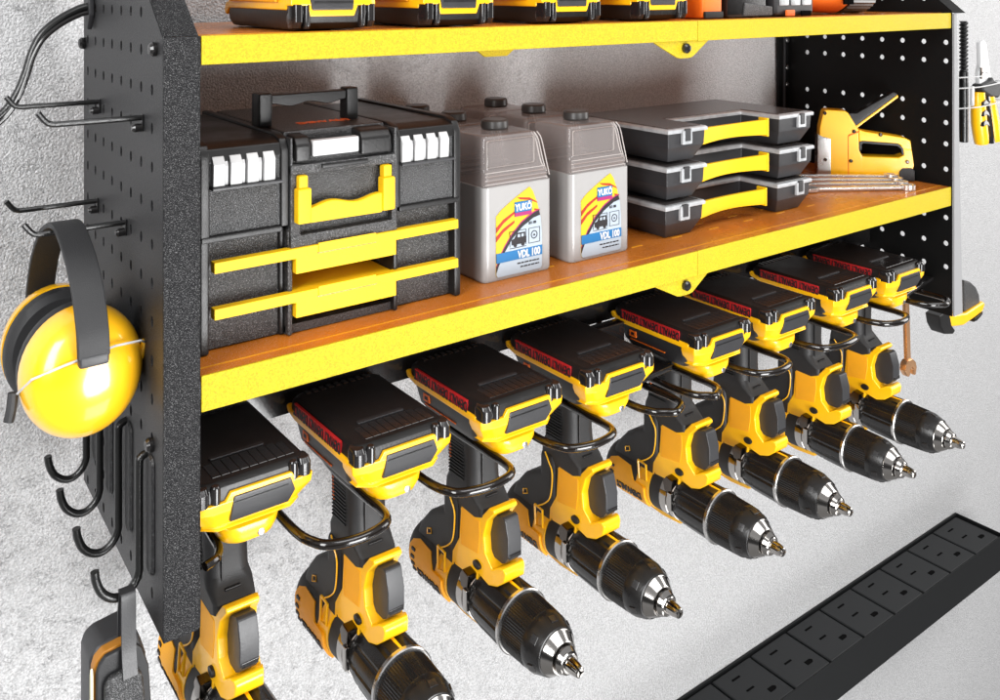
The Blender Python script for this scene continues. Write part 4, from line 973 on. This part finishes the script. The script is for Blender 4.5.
# ------------------------------------------------------------------ camera, lamps, world
cd = bpy.data.cameras.new('camera'); cam = bpy.data.objects.new('camera', cd); COL.objects.link(cam)
YAW = math.radians(36.7955)
cam.rotation_euler = (PI / 2, 0, -YAW); cam.location = (0, 0, 0)
cd.sensor_width = 36; cd.lens = 36 * .923; cd.shift_y = -.361; cd.clip_start = .01; cd.clip_end = 50
scene.camera = cam

def area(name, loc, target, sx, sy, power, color=(1, 1, 1)):
    l = bpy.data.lights.new(name, 'AREA'); l.shape = 'RECTANGLE'; l.size = sx; l.size_y = sy; l.energy = power; l.color = color
    o = bpy.data.objects.new(name, l); COL.objects.link(o); o.location = loc
    d = Vector(target) - Vector(loc); o.rotation_euler = d.to_track_quat('-Z', 'Y').to_euler(); return o
area('key_softbox', (.50, -.46, -.50), (.35, .55, -.20), .50, .60, 19, (1, 1, 1))
area('top_fill', (.7, -.5, 1.25), (.7, .6, -.3), 1.6, .7, 19, (1, 1, 1))  # added overhead fill, no such lamp in view
area('side_softbox', (2.3, -.1, .1), (.9, .7, -.4), .8, 1.2, 18, (1, .98, .96))
area('left_fill', (-.75, -.05, .25), (.0, .75, -.2), .5, .9, 19, (1, 1, 1))  # added to brighten the left wall, no such lamp in view
area('low_softbox', (.9, -.5, -1.7), (.8, .7, -.5), 1.2, .5, 7, (1, 1, 1))

wd = bpy.data.worlds.new('World'); scene.world = wd; wd.use_nodes = True
nt = wd.node_tree; bg = nt.nodes['Background']; bg.inputs[1].default_value = .44
tc = nt.nodes.new('ShaderNodeTexCoord'); sx_ = nt.nodes.new('ShaderNodeSeparateXYZ'); rp_ = nt.nodes.new('ShaderNodeValToRGB')
mr = nt.nodes.new('ShaderNodeMapRange'); mr.inputs['From Min'].default_value = -1; mr.inputs['From Max'].default_value = 1
nt.links.new(tc.outputs['Generated'], sx_.inputs[0]); nt.links.new(sx_.outputs['Z'], mr.inputs['Value']); nt.links.new(mr.outputs[0], rp_.inputs[0])
cr_ = rp_.color_ramp; cr_.elements[0].position = 0; cr_.elements[0].color = (.75, .74, .73, 1); cr_.elements[1].position = 1; cr_.elements[1].color = (1.1, 1.1, 1.12, 1)
for p_, v_ in ((.30, .9), (.38, .18), (.50, .12), (.60, .35), (.66, 1.3), (.75, 1.2)):
    e_ = cr_.elements.new(p_); e_.color = (v_, v_, v_ * 1.01, 1)
nt.links.new(rp_.outputs[0], bg.inputs[0])
scene.view_settings.view_transform = 'Standard'; scene.view_settings.look = 'None'; scene.view_settings.exposure = 0; scene.view_settings.gamma = 1
scene.cycles.max_bounces = 8; scene.cycles.transparent_max_bounces = 24
